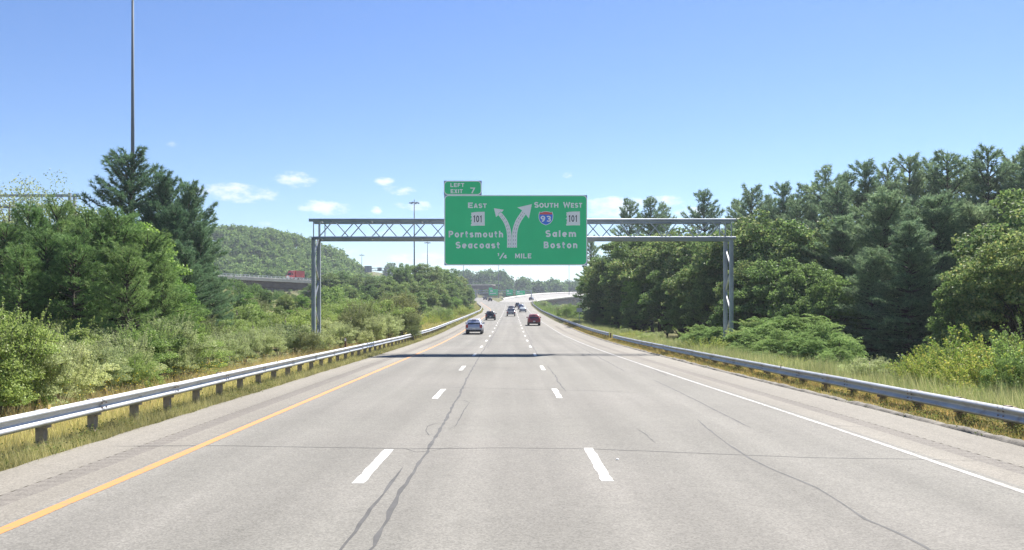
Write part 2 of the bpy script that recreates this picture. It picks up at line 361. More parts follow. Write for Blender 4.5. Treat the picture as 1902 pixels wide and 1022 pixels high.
def rumble(x0, x1):
    V = []; ys = []; zs = []; y = -30.0
    while y < 120:
        for dy, dz in ((0, 0), (.13, 0), (.16, -.005), (.215, -.008), (.27, -.005), (.30, 0)): ys.append(y + dy * 1.0); zs.append(dz)
        y += .305
    V = []
    for yy, dz in zip(ys, zs):
        V += [(x0(yy), yy, float(zr(yy)) + dz), (x1(yy), yy, float(zr(yy)) + dz)]
    F = [(2 * i, 2 * i + 1, 2 * i + 3, 2 * i + 2) for i in range(len(ys) - 1)]
    m = asphalt_mat('rumble_asphalt', (.165, .151, .130), (.178, .162, .140)) if 'rumble' not in MATS else MATS['rumble']; MATS['rumble'] = m
    o = link('rumble_strip', np_mesh('rumble_strip', V, F, m), road); o['kind'] = 'stuff'
rumble(lambda y: RUM_L[0], lambda y: RUM_L[1]); rumble(rum_r0, rum_r1)
# painted lines
strip('yellow_edge_line', lambda y: (YEL if y < 240 else float(xl(y)) + 2.2) - .085, lambda y: (YEL if y < 240 else float(xl(y)) + 2.2) + .085, main_y, .004, YELLOW_PAINT, road, 1, jag0=.011, jag1=.011)
strip('white_edge_line', lambda y: EDGE_R(y) - .062, lambda y: EDGE_R(y) + .062, main_y, .004, EDGE_PAINT, road, 1, jag0=.012, jag1=.012)
def dashes(xc, y_start):
    y = y_start
    while y < 330:
        n = 14; ys = np.linspace(y, y + 3.05, n)
        strip('lane_dash', lambda q: xc - .085, lambda q: xc + .085, ys, .004, WHITE_PAINT, road, 1, jag0=.014, jag1=.014)
        y += 12.19
dashes(-2.24, 12.2 - 24.38); dashes(1.42, 12.35 - 24.38)
def crack(pts, w=.035, wob=.02, taper=True, world=False, lift=.003):
    P = [p if world else on_road(*p) for p in pts]
    out = []
    for (a, b) in zip(P[:-1], P[1:]):
        d = math.hypot(b[0] - a[0], b[1] - a[1]); n = max(2, int(d / .35))
        for i in range(n): t = i / n; out.append((a[0] + (b[0] - a[0]) * t, a[1] + (b[1] - a[1]) * t))
    out.append(P[-1]); n = len(out); V = []; w0 = 0
    for i, (x, y) in enumerate(out):
        a = out[max(0, i - 1)]; b = out[min(n - 1, i + 1)]; tx, ty = b[0] - a[0], b[1] - a[1]; l = math.hypot(tx, ty) or 1
        w0 = .6 * w0 + random.uniform(-wob, wob); px, py = -ty / l, tx / l
        ww = w * random.uniform(.45, 1.25) * (min(1, (i + .6) / 3, (n - i - .4) / 3) if taper else 1)
        cx, cy = x + px * w0, y + py * w0
        V += [(cx - px * ww / 2, cy - py * ww / 2, float(zr(cy)) + lift), (cx + px * ww / 2, cy + py * ww / 2, float(zr(cy)) + lift)]
    F = [(2 * i, 2 * i + 1, 2 * i + 3, 2 * i + 2) for i in range(n - 1)]
    link('sealed_crack', np_mesh('sealed_crack', V, F, TAR), road)
crack([(640, 1060), (690, 1015), (720, 965), (745, 910), (775, 868), (800, 828), (828, 780), (850, 740), (866, 706), (880, 680), (893, 658), (905, 640), (913, 628)], .072, .022)
crack([(622, 1040), (645, 1005), (690, 945), (722, 905), (746, 868)], .05, .015)
crack([(806, 808), (797, 808), (791, 800), (795, 792), (806, 788), (818, 786)], .03, .008)
crack([(848, 744), (862, 744), (872, 748), (862, 762), (852, 780), (846, 792), (834, 797)], .03, .01)
crack([(1295, 779), (1312, 795), (1335, 812), (1360, 830), (1392, 852), (1425, 868), (1470, 887), (1515, 906), (1560, 932), (1610, 965), (1665, 988), (1720, 1016), (1760, 1045)], .045, .012)
crack([(1214, 706), (1240, 718), (1290, 742), (1340, 768), (1395, 795)], .045, .012)
crack([(1182, 796), (1200, 808), (1217, 823)], .04, .01)
crack([(1026, 618), (1060, 636), (1110, 662), (1160, 690)], .05, .03)
crack([(1016, 680), (1030, 697), (1042, 716), (1050, 728)], .05, .03)
crack([(982, 632), (990, 645), (1000, 661)], .06, .03)
crack([(1180, 672), (1210, 684), (1240, 699)], .05, .02)
crack([(200, 829), (420, 828), (640, 832), (760, 834), (950, 832), (1100, 834), (1300, 842), (1500, 850), (1700, 853), (1830, 857)], .034, .012)
crack([(745, 831), (772, 840), (800, 838), (850, 829)], .022, .01)
crack([(806, 719), (900, 721), (1000, 724), (1100, 726), (1215, 731)], .04, .02)
crack([(860, 680), (880, 681), (960, 684)], .03, .02)
crack([(1480, 788), (1560, 791), (1640, 795)], .025, .01)
crack([(-1.75, 60), (-1.9, 85), (-1.85, 120), (-1.8, 160), (-1.85, 220)], .07, .03, world=True)
crack([(1.8, 70), (1.75, 100), (1.85, 150), (1.8, 200)], .05, .03, world=True)
crack([(-9.0 + .9, 96), (0, 97), (7.9, 96.5)], .06, .03, world=True)
crack([(-8.0, 139), (0, 140), (7.6, 140)], .07, .03, world=True)

# left branch and right ramp beyond the fork
def catmull(P, n):
    P = [Vector(p) for p in P]; out = []
    for i in range(len(P) - 1):
        p0 = P[max(0, i - 1)]; p1 = P[i]; p2 = P[i + 1]; p3 = P[min(len(P) - 1, i + 2)]
        for k in range(n):
            t = k / n; out.append(.5 * ((2 * p1) + (p2 - p0) * t + (2 * p0 - 5 * p1 + 4 * p2 - p3) * t * t + (3 * p1 - p0 - 3 * p2 + p3) * t ** 3))
    out.append(P[-1]); return out
def ribbon(name, A, B, mt, parent=None, lift=0):
    V = []
    for a, b in zip(A, B): V += [(a.x, a.y, a.z + lift), (b.x, b.y, b.z + lift)]
    return link(name, np_mesh(name, V, [(2 * i, 2 * i + 1, 2 * i + 3, 2 * i + 2) for i in range(len(A) - 1)], mt), parent)
brL = [Vector((float(xl(y)), y, float(zr(y)))) for y in np.arange(380, 601, 5.0)]
brR = [Vector((float(np.interp(y, [380, 430, 500, 560, 600], [-5.9, -9.6, -17, -26, -33])), y, float(zr(y)))) for y in np.arange(380, 601, 5.0)]
ribbon('branch_road', brL, brR, ASPHALT, road)
rampL = catmull([(-5.9, 380, 7.78), (-2.8, 430, 9.9), (6.3, 490, 12.5), (21, 550, 15.2), (48, 610, 17.5), (92, 660, 19)], 8)
rampR = catmull([(8.55, 380, 7.78), (13, 412, 8.75), (24, 466, 10.8), (42, 530, 13.5), (68, 585, 15.8), (108, 632, 17.4)], 8)
ramp = tag(link('ramp_bridge', None), 'pale concrete ramp bridge curving away beyond the fork', 'bridge')
ribbon('deck', rampL, rampR, asphalt_mat('pale_deck', (.25, .24, .215), (.265, .25, .23)), ramp)
def wall_along(name, P, h0, h1, w, mt, parent):
    V = []; n = len(P)
    for i, p in enumerate(P):
        a = P[max(0, i - 1)]; b = P[min(n - 1, i + 1)]; t = (b - a); t.z = 0; t.normalize(); s = Vector((-t.y, t.x, 0)) * (w / 2)
        V += [tuple(p - s + Vector((0, 0, h0))), tuple(p + s + Vector((0, 0, h0))), tuple(p + s + Vector((0, 0, h1))), tuple(p - s + Vector((0, 0, h1)))]
    F = []
    for i in range(n - 1):
        for k in range(4): F.append((4 * i + k, 4 * i + (k + 1) % 4, 4 * i + 4 + (k + 1) % 4, 4 * i + 4 + k))
    F += [(0, 1, 2, 3), (4 * n - 1, 4 * n - 2, 4 * n - 3, 4 * n - 4)]
    return link(name, np_mesh(name, V, F, mt), parent)
wall_along('parapet', rampL[6:], -.4, .95, .4, BARRIER, ramp); wall_along('parapet', rampR[7:], -.4, .75, .4, BARRIER, ramp)
mid = [(a * .12 + b * .88) for a, b in zip(rampL, rampR)]; mid2 = [(a * .8 + b * .2) for a, b in zip(rampL, rampR)]
wall_along('girder', mid[12:], -2.4, -.3, .6, WEATHER_STEEL, ramp); wall_along('girder', mid2[12:], -2.4, -.3, .6, WEATHER_STEEL, ramp)
for i in (16, 22, 28, 34):
    c = (rampL[i] + rampR[i]) / 2; g = gz(c.x, c.y)
    MB().tube([(c.x, c.y, g - 1), (c.x, c.y, c.z - 2.4)], .9, 10).box((c.x - 5, c.y - .8, c.z - 3.4), (c.x + 5, c.y + .8, c.z - 2.38)).build('pier', BRIDGE_CONC, ramp)

# crumbling asphalt kerb along the right pavement edge
def kerb():
    V = []; ys = np.arange(8, 130, .3); prof = [(0, -.02), (.03, .05), (.12, .085), (.22, .06), (.32, -.06)]
    for y in ys:
        x = float(xr(y)); s = .55 + .5 * (.5 + .5 * vnoise(y * 3, y, 1.7, 4)) + random.uniform(-.2, .2); g = float(zr(y))
        for a, b in prof: V.append((x - .05 + a + random.uniform(-.018, .018), y, g + b * (s if b > 0 else 1) + random.uniform(-.008, .008)))
    n = len(prof); F = [(j * n + k, j * n + k + 1, (j + 1) * n + k + 1, (j + 1) * n + k) for j in range(len(ys) - 1) for k in range(n - 1)]
    tag(link('kerb', np_mesh('kerb', V, F, mat('kerb_asphalt', (.16, .145, .12), .95, noise=(4, .5, 8), bump=(25, .8)))), kind='structure')
kerb()

# ------------------------------------------------------------------ guardrails
def wbeam_mesh(name, L, mt, side):
    prof = [(0, .156), (.012, .150), (.075, .118), (.083, .095), (.075, .070), (.014, .030), (.0, .0), (.014, -.030), (.075, -.070), (.083, -.095), (.075, -.118), (.012, -.150), (0, -.156)]
    V = []; n = len(prof)
    for y in (0, L):
        for a, b in prof: V.append((side * a, y, b))
    for y in (0, L):
        for a, b in prof: V.append((side * (a - .006), y, b))
    F = [(k, k + 1, n + k + 1, n + k) for k in range(n - 1)] + [(2 * n + k + 1, 2 * n + k, 3 * n + k, 3 * n + k + 1) for k in range(n - 1)]
    m = np_mesh(name, V, F, mt, True); return m
def guardrail(label, xf, y0, y1, height, side, mt, post_mt, flare=False):
    g = thing('guardrail', label, 'guardrail', (xf(y0), y0, gz(xf(y0), y0)))
    inv = Matrix.Translation(-g.location)
    SP = 1.905; n = int((y1 - y0) / (2 * SP))
    rail_me = wbeam_mesh('rail', 2 * SP + .12, mt, side)
    pm = MB().box((-.10 - side * .09, -.09, -1.0), (.10 - side * .09, .09, height - .02) if False else (.10 - side * .09, .09, 0)).mesh
    hp = 1.75
    post_me = MB().box((-side * .15 - .075, -.075, -hp), (-side * .15 + .075, .075, -.02 if side > 0 else -.04)).mesh('post', post_mt)
    blk_me = MB().box((-side * .05 - .05, -.085, -.36), (-side * .05 + .045, .085, -.005)).mesh('spacer_block', post_mt)
    bm_ = MB()
    for by in (.04, .22):
        for bz in (.118, .05, -.05, -.118): bm_.tube([(side * .05, by, bz), (side * .075, by, bz)], .017, 6)
    bolt_me = bm_.mesh('splice_bolts', POST_STEEL); refl_me = MB().box((-.008, -.045, -.03), (.008, .045, .05)).mesh('reflector', mat('amber_reflector', (.55, .42, .15), .3))
    for i in range(n):
        ya = y0 + 2 * SP * i; yb = ya + 2 * SP
        pa = Vector((xf(ya), ya, height + float(zr(ya)))); pb = Vector((xf(yb), yb, height + float(zr(yb))))
        if i > 3: pa += Vector((random.uniform(-.012, .012), 0, random.uniform(-.012, .012)))
        d = pb - pa
        o = link('rail', rail_me, g); q = Vector((0, 1, 0)).rotation_difference(d.normalized())
        o.rotation_mode = 'QUATERNION'; o.rotation_quaternion = q; o.location = pa - g.location + Vector((0, 0, -.156))
        if ya < 60:
            link('splice_bolts', bolt_me, o)['kind'] = 'stuff'
            if i % 4 == 2: link('reflector', refl_me, o, (side * .03, 1.9, .175))
        for k in (0, 1):
            p = pa + d * (k * .5) + Vector((random.uniform(-.01, .01), .06, random.uniform(-.01, .02)))
            po = link('post', post_me, g, p - g.location, (random.uniform(-.02, .02), random.uniform(-.025, .025), math.atan2(-d.x, d.y) + random.uniform(-.06, .06)))
            if ya < 70: link('spacer_block', blk_me, po)
    return g
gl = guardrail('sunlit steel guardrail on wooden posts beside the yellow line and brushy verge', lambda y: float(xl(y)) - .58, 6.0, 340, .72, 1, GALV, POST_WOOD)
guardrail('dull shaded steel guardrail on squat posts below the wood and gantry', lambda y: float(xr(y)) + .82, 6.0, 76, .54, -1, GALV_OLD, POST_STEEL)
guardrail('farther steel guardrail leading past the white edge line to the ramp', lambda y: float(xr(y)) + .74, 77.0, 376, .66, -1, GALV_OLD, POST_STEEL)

# ------------------------------------------------------------------ sign gantry over the road
GY = 56.0                                        # gantry plane
gs = GY / FPX
gx0, gx1 = -13.1, 14.55; z_top, z_bot = 8.68, 7.5; gd = .76   # half depth
gan = thing('sign_gantry', 'steel truss gantry on paired columns spanning the highway and carrying the green sign', 'gantry', (0, GY, 0))
def part(mb, name, mt, parent, **k): return mb.build(name, mt, parent, **k)
for x in (gx0, gx1):
    g = gz(x, GY) - .6
    for s in (-1, 1):
        mb = MB(); zt = z_bot - .12 if x > 0 else z_bot + .05      # wide-flange column
        mb.box((x - .10, s * gd - .012, g), (x + .10, s * gd + .012, zt)).box((x - .115, s * gd - .12, g), (x - .095, s * gd + .12, zt)).box((x + .095, s * gd - .12, g), (x + .115, s * gd + .12, zt))
        part(mb, 'column', GANTRY, gan)
        part(MB().box((x - .4, s * gd - .4, g), (x + .4, s * gd + .4, g + .75)), 'footing', CONCRETE, gan)
    zz = g + 1.2; k = 0
    while zz < z_bot - 1.2:
        a, b = (-gd + .1, gd - .1) if k % 2 == 0 else (gd - .1, -gd + .1)
        part(MB().bar((x, a, zz), (x, b, zz + 1.25), .08), 'brace', GALV, gan); zz += 1.5; k += 1
for s in (-1, 1):
    part(MB().tube([(gx0 - .3, s * gd, z_top), (gx1 + .3, s * gd, z_top)], .105, 10), 'top_chord', GANTRY, gan, smooth=True)
    part(MB().tube([(gx0 - .05, s * gd, z_bot), (gx1 + .3, s * gd, z_bot)], .105, 10), 'bottom_chord', GANTRY, gan, smooth=True)
    n = 26; dx = (gx1 - gx0 - .6) / n
    for i in range(n):
        xa = gx0 + .3 + dx * i; up = (i + (s > 0)) % 2 == 0
        part(MB().bar((xa, s * gd, z_bot if up else z_top), (xa + dx, s * gd, z_top if up else z_bot), .06), 'web_brace', GANTRY, gan)
    for x in (gx0, gx0 + .42, gx1 - .4, gx1):
        part(MB().bar((x, s * gd, z_bot), (x, s * gd, z_top), .06), 'strut', GANTRY, gan)
for i in range(9):
    x = gx0 + .3 + (gx1 - gx0 - .6) * i / 8
    part(MB().bar((x, -gd, z_top), (x, gd, z_top), .06), 'strut', GANTRY, gan); part(MB().bar((x, -gd, z_bot), (x, gd, z_bot), .06), 'strut', GANTRY, gan)

# green guide sign ------------------------------------------------
SY = GY - gd - .35; ss = SY / FPX
def sg(cx, cy): return ((760 + cx / 5.005 - VPX) * ss, CAM_H + (HOR - (320 + cy / 5.005)) * ss)
def rrect(x0, z0, x1, z1, r, n=6):
    P = []
    for cx, cz, a0 in ((x1 - r, z1 - r, 0), (x0 + r, z1 - r, 90), (x0 + r, z0 + r, 180), (x1 - r, z0 + r, 270)):
        for k in range(n + 1):
            a = math.radians(a0 + 90 * k / n); P.append((cx + r * math.cos(a), cz + r * math.sin(a)))
    return P
def face(poly, name, mt, parent, y, th=.006): return MB().prism(poly, y - th, y).build(name, mt, parent)
def arc(cx, cy, rx, ry, a0, a1, n=14): return [(cx + rx * math.cos(math.radians(a0 + (a1 - a0) * i / n)), cy + ry * math.sin(math.radians(a0 + (a1 - a0) * i / n))) for i in range(n + 1)]
GLYPHS = {                                             # highway lettering as centre-line strokes, cap height 1: (advance, strokes)
    'L': (.66, [[(.1, 1), (.1, .1), (.66, .1)]]), 'E': (.68, [[(.68, .9), (.1, .9), (.1, .1), (.68, .1)], [(.1, .5), (.6, .5)]]), 'F': (.66, [[(.66, .9), (.1, .9), (.1, 0)], [(.1, .5), (.58, .5)]]),
    'T': (.72, [[(0, .9), (.72, .9)], [(.36, .9), (.36, 0)]]), 'X': (.74, [[(.1, 1), (.64, 0)], [(.64, 1), (.1, 0)]]), 'I': (.2, [[(.1, 1), (.1, 0)]]),
    'A': (.8, [[(.1, 0), (.36, .9), (.44, .9), (.7, 0)], [(.2, .27), (.6, .27)]]), 'S': (.72, [arc(.36, .705, .26, .205, 25, 270) + arc(.36, .295, .27, .205, 90, -155)[1:]]),
    'O': (.84, [arc(.42, .5, .32, .4, 90, 450, 28)]), 'U': (.8, [[(.1, 1)] + arc(.4, .4, .3, .3, 180, 360) + [(.7, 1)]]), 'H': (.8, [[(.1, 1), (.1, 0)], [(.7, 1), (.7, 0)], [(.1, .5), (.7, .5)]]),
    'W': (1.06, [[(.08, 1), (.29, .1), (.53, .85), (.77, .1), (.98, 1)]]), 'M': (.92, [[(.1, 0), (.1, 1)], [(.12, .95), (.46, .3), (.8, .95)], [(.82, 1), (.82, 0)]]),
    'P': (.7, [[(.1, 0), (.1, .9), (.38, .9)] + arc(.38, .68, .22, .22, 90, -90)[1:] + [(.1, .46)]]),
    'B': (.74, [[(.1, .5), (.1, .9), (.36, .9)] + arc(.36, .705, .21, .195, 90, -90)[1:] + [(.1, .51)], [(.36, .51)] + arc(.38, .305, .25, .205, 90, -90)[1:] + [(.1, .1), (.1, .55)]]),
    '7': (.66, [[(.02, .9), (.58, .9), (.24, 0)]]), '4': (.74, [[(.5, 0), (.5, 1)], [(.47, .95), (.1, .28)], [(.04, .28), (.74, .28)]]), '1': (.32, [[(.02, .78), (.2, .9), (.2, 0)]]), '0': (.64, [arc(.32, .5, .22, .4, 90, 450, 26)]),
    '9': (.72, [arc(.36, .68, .25, .22, 0, 360, 24), [(.61, .68), (.60, .48), (.53, .28), (.40, .14), (.20, .1)]]), '3': (.7, [arc(.33, .705, .25, .195, 150, -90) + [(.25, .51)], [(.25, .51)] + arc(.34, .3, .26, .2, 90, -150)]),
    '/': (.6, [[(.54, 1.05), (.06, -.05)]]),
    'o': (.66, [arc(.33, .37, .23, .27, 90, 450, 24)]), 'r': (.46, [[(.1, 0), (.1, .74)], [(.1, .40), (.18, .56), (.30, .63), (.46, .64)]]), 't': (.46, [[(.18, .95), (.18, .25)] + arc(.33, .25, .15, .15, 180, 280), [(0, .64), (.44, .64)]]),
    's': (.56, [arc(.28, .505, .19, .135, 25, 270) + arc(.28, .235, .2, .135, 90, -155)[1:]]), 'm': (1.0, [[(.1, 0), (.1, .74)], [(.1, .42)] + arc(.3, .44, .2, .2, 180, 0) + [(.5, 0)], [(.5, .42)] + arc(.7, .44, .2, .2, 180, 0) + [(.9, 0)]]),
    'n': (.62, [[(.1, 0), (.1, .74)], [(.1, .40)] + arc(.31, .42, .21, .22, 180, 0) + [(.52, 0)]]), 'u': (.62, [[(.1, .74)] + arc(.31, .32, .21, .22, 180, 360) + [(.52, .74)], [(.52, .5), (.52, 0)]]),
    'h': (.62, [[(.1, 1), (.1, 0)], [(.1, .40)] + arc(.31, .42, .21, .22, 180, 0) + [(.52, 0)]]), 'e': (.66, [[(.12, .36), (.56, .36)], arc(.33, .37, .23, .27, -8, 312, 20)[0:1] + arc(.33, .37, .23, .27, 0, 312, 20)]), 'a': (.62, [arc(.29, .37, .2, .27, 90, 450, 22), [(.52, .74), (.52, 0)]]),
    'c': (.6, [arc(.33, .37, .23, .27, 42, 318, 20)]), 'l': (.2, [[(.1, 1), (.1, 0)]])}
def stroke(P, w):
    n = len(P); out = []; closed = math.hypot(P[0][0] - P[-1][0], P[0][1] - P[-1][1]) < 1e-6
    for i, p in enumerate(P):
        a = P[i - 1] if i > 0 else (P[-2] if closed else None); b = P[i + 1] if i < n - 1 else (P[1] if closed else None)
        def nrm(u, v): d = math.hypot(v[0] - u[0], v[1] - u[1]) or 1; return (-(v[1] - u[1]) / d, (v[0] - u[0]) / d)
        if a is None: q = nrm(p, b); k = 1
        elif b is None: q = nrm(a, p); k = 1
        else:
            n1, n2 = nrm(a, p), nrm(p, b); q = (n1[0] + n2[0], n1[1] + n2[1]); l = math.hypot(*q) or 1; q = (q[0] / l, q[1] / l); k = min(2.2, 1 / max(.3, q[0] * n1[0] + q[1] * n1[1]))
        out += [(p[0] + q[0] * w / 2 * k, p[1] + q[1] * w / 2 * k), (p[0] - q[0] * w / 2 * k, p[1] - q[1] * w / 2 * k)]
    return out, [(2 * i, 2 * i + 1, 2 * i + 3, 2 * i + 2) for i in range(n - 1)]
def lettering(s, x0, x1, ytop, ybase, mt, parent, y, w=.185, gap=.17):
    V = []; F = []; X = 0; lay = 0
    for ch in s:
        adv, st = GLYPHS[ch]
        for P in st:
            pv, pf = stroke(P, w); b = len(V); V += [(X + p[0], p[1], lay % 3) for p in pv]; F += [tuple(b + i for i in f) for f in pf]; lay += 1
        X += adv + gap
    X -= gap; p0 = sg(x0, ybase); p1 = sg(x1, ytop)
    V = [(p0[0] + v[0] / X * (p1[0] - p0[0]), y - .002 - .0012 * v[2], p0[1] + v[1] * (p1[1] - p0[1])) for v in V]
    return link('lettering', np_mesh('lettering', V, F, mt), parent)
sign = thing('highway_sign', 'large green overhead sign reading Portsmouth Seacoast and Salem Boston with forked arrow', 'road sign', (0, SY, 0))
def plate(x0, y0, x1, y1, nm):
    a = sg(x0, y1); b = sg(x1, y0)
    pl = part(MB().box((a[0], 0.012, a[1]), (b[0], .075, b[1])), nm, SIGN_BACK, sign)
    face(rrect(a[0], a[1], b[0], b[1], .28), 'border', SIGN_WHITE, pl, .006, .004)
    w = .065
    face(rrect(a[0] + w, a[1] + w, b[0] - w, b[1] - w, .22), 'green_field', SIGN_GREEN, pl, 0, .004)
plate(326, 213, 1655, 866, 'panel'); plate(322, 79, 674, 212.5, 'exit_tab')
LY = -.012
def word(s, x0, x1, yt, yb, w=.185, mt=SIGN_WHITE, y=LY, gap=.17): lettering(s, x0, x1, yt, yb, mt, sign, y, w, gap)
word('LEFT', 384, 512, 102, 138, .235); word('EXIT', 386, 498, 159, 195, .235); word('7', 567, 612, 143, 196)
word('E', 548, 592, 283, 333, .235); word('AST', 601, 720, 292, 333, .245)
word('S', 1163, 1203, 278, 330, .235); word('OUTH', 1210, 1386, 287, 330, .245); word('W', 1432, 1496, 278, 330, .235); word('EST', 1504, 1608, 287, 330, .245)
word('Portsmouth', 368, 872, 546, 606, .235, gap=.26); word('Seacoast', 433, 843, 648, 708, .235, gap=.26)
word('Salem', 1268, 1550, 541, 602, .235, gap=.28); word('Boston', 1252, 1562, 646, 707, .235, gap=.28)
word('MILE', 985, 1136, 756, 801, .22, gap=.22); word('/', 838, 884, 753, 804, .16); word('4', 874, 909, 768, 803, .235); word('1', 822, 836, 753, 780, .22)
def poly(pts, nm, mt, y=-.008, th=.006): return face([sg(*p) for p in pts], nm, mt, sign, y, th)
for ox, oy in ((0, 0), (885, -3)):
    P = [(574, 378), (600, 372), (640, 369), (702, 368), (703, 498), (640, 497), (600, 499), (575, 500), (573, 488), (581, 478), (577, 466), (583, 452), (580, 440), (569, 437), (580, 428), (582, 412), (574, 402), (580, 390)]
    poly([(x + ox, y + oy) for x, y in P], 'route_marker', SIGN_WHITE)
    lettering('101', 598 + ox, 675 + ox, 402 + oy, 466 + oy, SIGN_BLACK, sign, -.018, .15, .17)
def shield(sc):
    c = (1271, 425); P = [(-60, -58), (-45, -52), (-30, -58), (0, -62), (30, -58), (45, -52), (60, -58), (68, -30), (68, 0), (60, 28), (42, 50), (20, 62), (0, 69), (-20, 62), (-42, 50), (-60, 28), (-68, 0), (-68, -30)]
    return [(c[0] + x * sc, c[1] + y * sc) for x, y in P]
poly(shield(1.0), 'interstate_shield', SIGN_WHITE); poly([p for p in shield(.92)], 'shield_field', SIGN_BLUE, -.0155, .004)
poly([(1216, 372), (1231, 377), (1244, 372), (1271, 368), (1298, 372), (1311, 377), (1326, 372), (1331, 393), (1211, 393)], 'shield_band', SIGN_RED, -.021, .004)
word('93', 1221, 1318, 406, 462, .2, SIGN_WHITE, -.022)
def curve_band(C, W0, W1):
    C = [Vector((x, y, 0)) for x, y in C]; C = catmull([(p.x, p.y, 0) for p in C], 8); n = len(C); Lp = []; Rp = []
    for i, p in enumerate(C):
        t = (C[min(n - 1, i + 1)] - C[max(0, i - 1)]).normalized(); s = Vector((-t.y, t.x, 0)); w = W0 + (W1 - W0) * i / (n - 1)
        Lp.append(p + s * w / 2); Rp.append(p - s * w / 2)
    return C, Lp, Rp
def arrow(C, W0, W1, head, dashes_at):
    c, Lp, Rp = curve_band(C, W0, W1); V = []; n = len(c)
    for a, b in zip(Lp, Rp):
        for q in (a, b): x, z = sg(q.x, q.y); V.append((x, -.008, z))
    link('arrow_stem', np_mesh('arrow_stem', V, [(2 * i, 2 * i + 1, 2 * i + 3, 2 * i + 2) for i in range(n - 1)], SIGN_WHITE), sign)
    poly(head, 'arrow_head', SIGN_WHITE, -.0095, .003)
    for off in dashes_at:
        acc = 0; mb = MB()
        for i in range(n - 1):
            acc += (c[i + 1] - c[i]).length
            if int(acc / 17) % 2 == 0 and i < n - 3:
                t = (c[i + 1] - c[i]).normalized(); s = Vector((-t.y, t.x, 0)); q = []
                for pp, ww in ((c[i], 1.5), (c[i], -1.5), (c[i + 1], -1.5), (c[i + 1], 1.5)):
                    r = pp + s * (off + ww); x, z = sg(r.x, r.y); q.append((x, -.013, z))
                mb.add(q, [(0, 1, 2, 3)])
        if mb.v: link('dash_marks', mb.mesh('dash_marks', SIGN_DASH, fix=False), sign)
arrow([(932, 702), (932, 640), (929, 570), (915, 505), (890, 450), (858, 405), (838, 384)], 45, 36, [(788, 335), (880, 349), (862, 372), (850, 366), (826, 392), (828, 400), (808, 418)], [-9, 7])
arrow([(979, 702), (979, 640), (981, 570), (992, 510), (1014, 455), (1044, 408), (1072, 368)], 46, 50, [(1141, 297), (1006, 328), (1046, 352), (1050, 360), (1088, 396), (1090, 402), (1113, 432)], [-10, 9])
for k in range(6):                                   # hangers that hold the panel on the truss
    x = sg(326, 0)[0] + .8 + k * 1.55
    part(MB().box((x - .05, .077, sg(0, 850)[1]), (x + .05, .16, sg(0, 225)[1])), 'hanger', GANTRY, sign)
    for zc in (z_bot, z_top): part(MB().box((x - .04, .161, zc - .06), (x + .04, .36, zc + .06)), 'clamp', GANTRY, sign)

# ------------------------------------------------------------------ high-mast lights
def mast(label, px, Y, top, r0, head=True):
    x = (px - VPX) * Y / FPX; g = gz(x, Y)
    t = thing('high_mast_light', label, 'light pole', (x, Y, g), group=None); h = top - g
    MB().tube([(0, 0, -.5), (0, 0, h * .5), (0, 0, h)], [r0, r0 * .72, r0 * .45], 12).build('pole', MAST, t, smooth=True)
    MB().box((-.9 * r0 - .2, -.9 * r0 - .2, -.6), (.9 * r0 + .2, .9 * r0 + .2, .15)).build('base', CONCRETE, t)
    ring = MB(); R = 1.15
    ring.tube([(R * math.cos(a), R * math.sin(a), h - .35) for a in np.linspace(0, 2 * math.pi, 17)], .06, 6); ring.bar((-R, 0, h - .35), (R, 0, h - .35), .07).bar((0, -R, h - .35), (0, R, h - .35), .07)
    ring.tube([(0, 0, h), (0, 0, h + .7)], .12, 6)
    ring.build('lowering_ring', MAST, t)
    for k in range(6):
        a = k * math.pi / 3 + .26; c = (1.45 * math.cos(a), 1.45 * math.sin(a))
        MB().tube([(c[0], c[1], h - .62), (c[0], c[1], h - .45), (c[0], c[1], h - .2)], [.36, .34, .15], 8).build('luminaire', MAST, t)
mast('very tall steel mast rising out of the pines and past the top of the sky', 246.5, 103, 43, .29)
mast('tall light mast with lamp ring standing behind the gantry truss', 769.5, 283, 40.5, .33)
mast('thin light mast half hidden behind the lower truss chord, beside the leafy wood', 794, 440, 40.3, .34)
mast('faint distant light mast beside the grey panel backs below the hill', 672, 540, 40.8, .26)
mast('distant light mast poking up under the sign near the roadside wood', 861, 520, 42, .24)
mast('distant light mast under the middle of the green sign', 926, 560, 43, .24)
mast('distant light mast beyond the curving ramp bridge', 1057, 545, 42, .24)

# ------------------------------------------------------------------ distant gantries, bridges
def far_gantry(label, x0, x1, Y, zt, zb, depth, cat='gantry', posts=(True, True), w=.35):
    g0 = gz((x0 + x1) / 2, Y); t = thing('sign_gantry', label, cat, (0, Y, 0))
    for s in (-1, 1):
        for z in (zt, zb): MB().bar((x0, s * depth, z), (x1, s * depth, z), w * .6).build('chord', GANTRY, t)
        n = max(6, int((x1 - x0) / 2.0)); dx = (x1 - x0) / n
        for i in range(n):
            up = i % 2 == 0; MB().bar((x0 + dx * i, s * depth, zb if up else zt), (x0 + dx * (i + 1), s * depth, zt if up else zb), w * .3).build('web_brace', GANTRY, t)
        for x, f in zip((x0, x1), posts):
            if f: MB().box((x - w / 2, s * depth - w / 2, gz(x, Y) - .6), (x + w / 2, s * depth + w / 2, zt + .25)).build('column', GANTRY, t)
    return t
far_gantry('distant truss gantry with three green signs over the fork', -20.2, 11.2, 470, 15.6, 14.2, .8, w=.5)
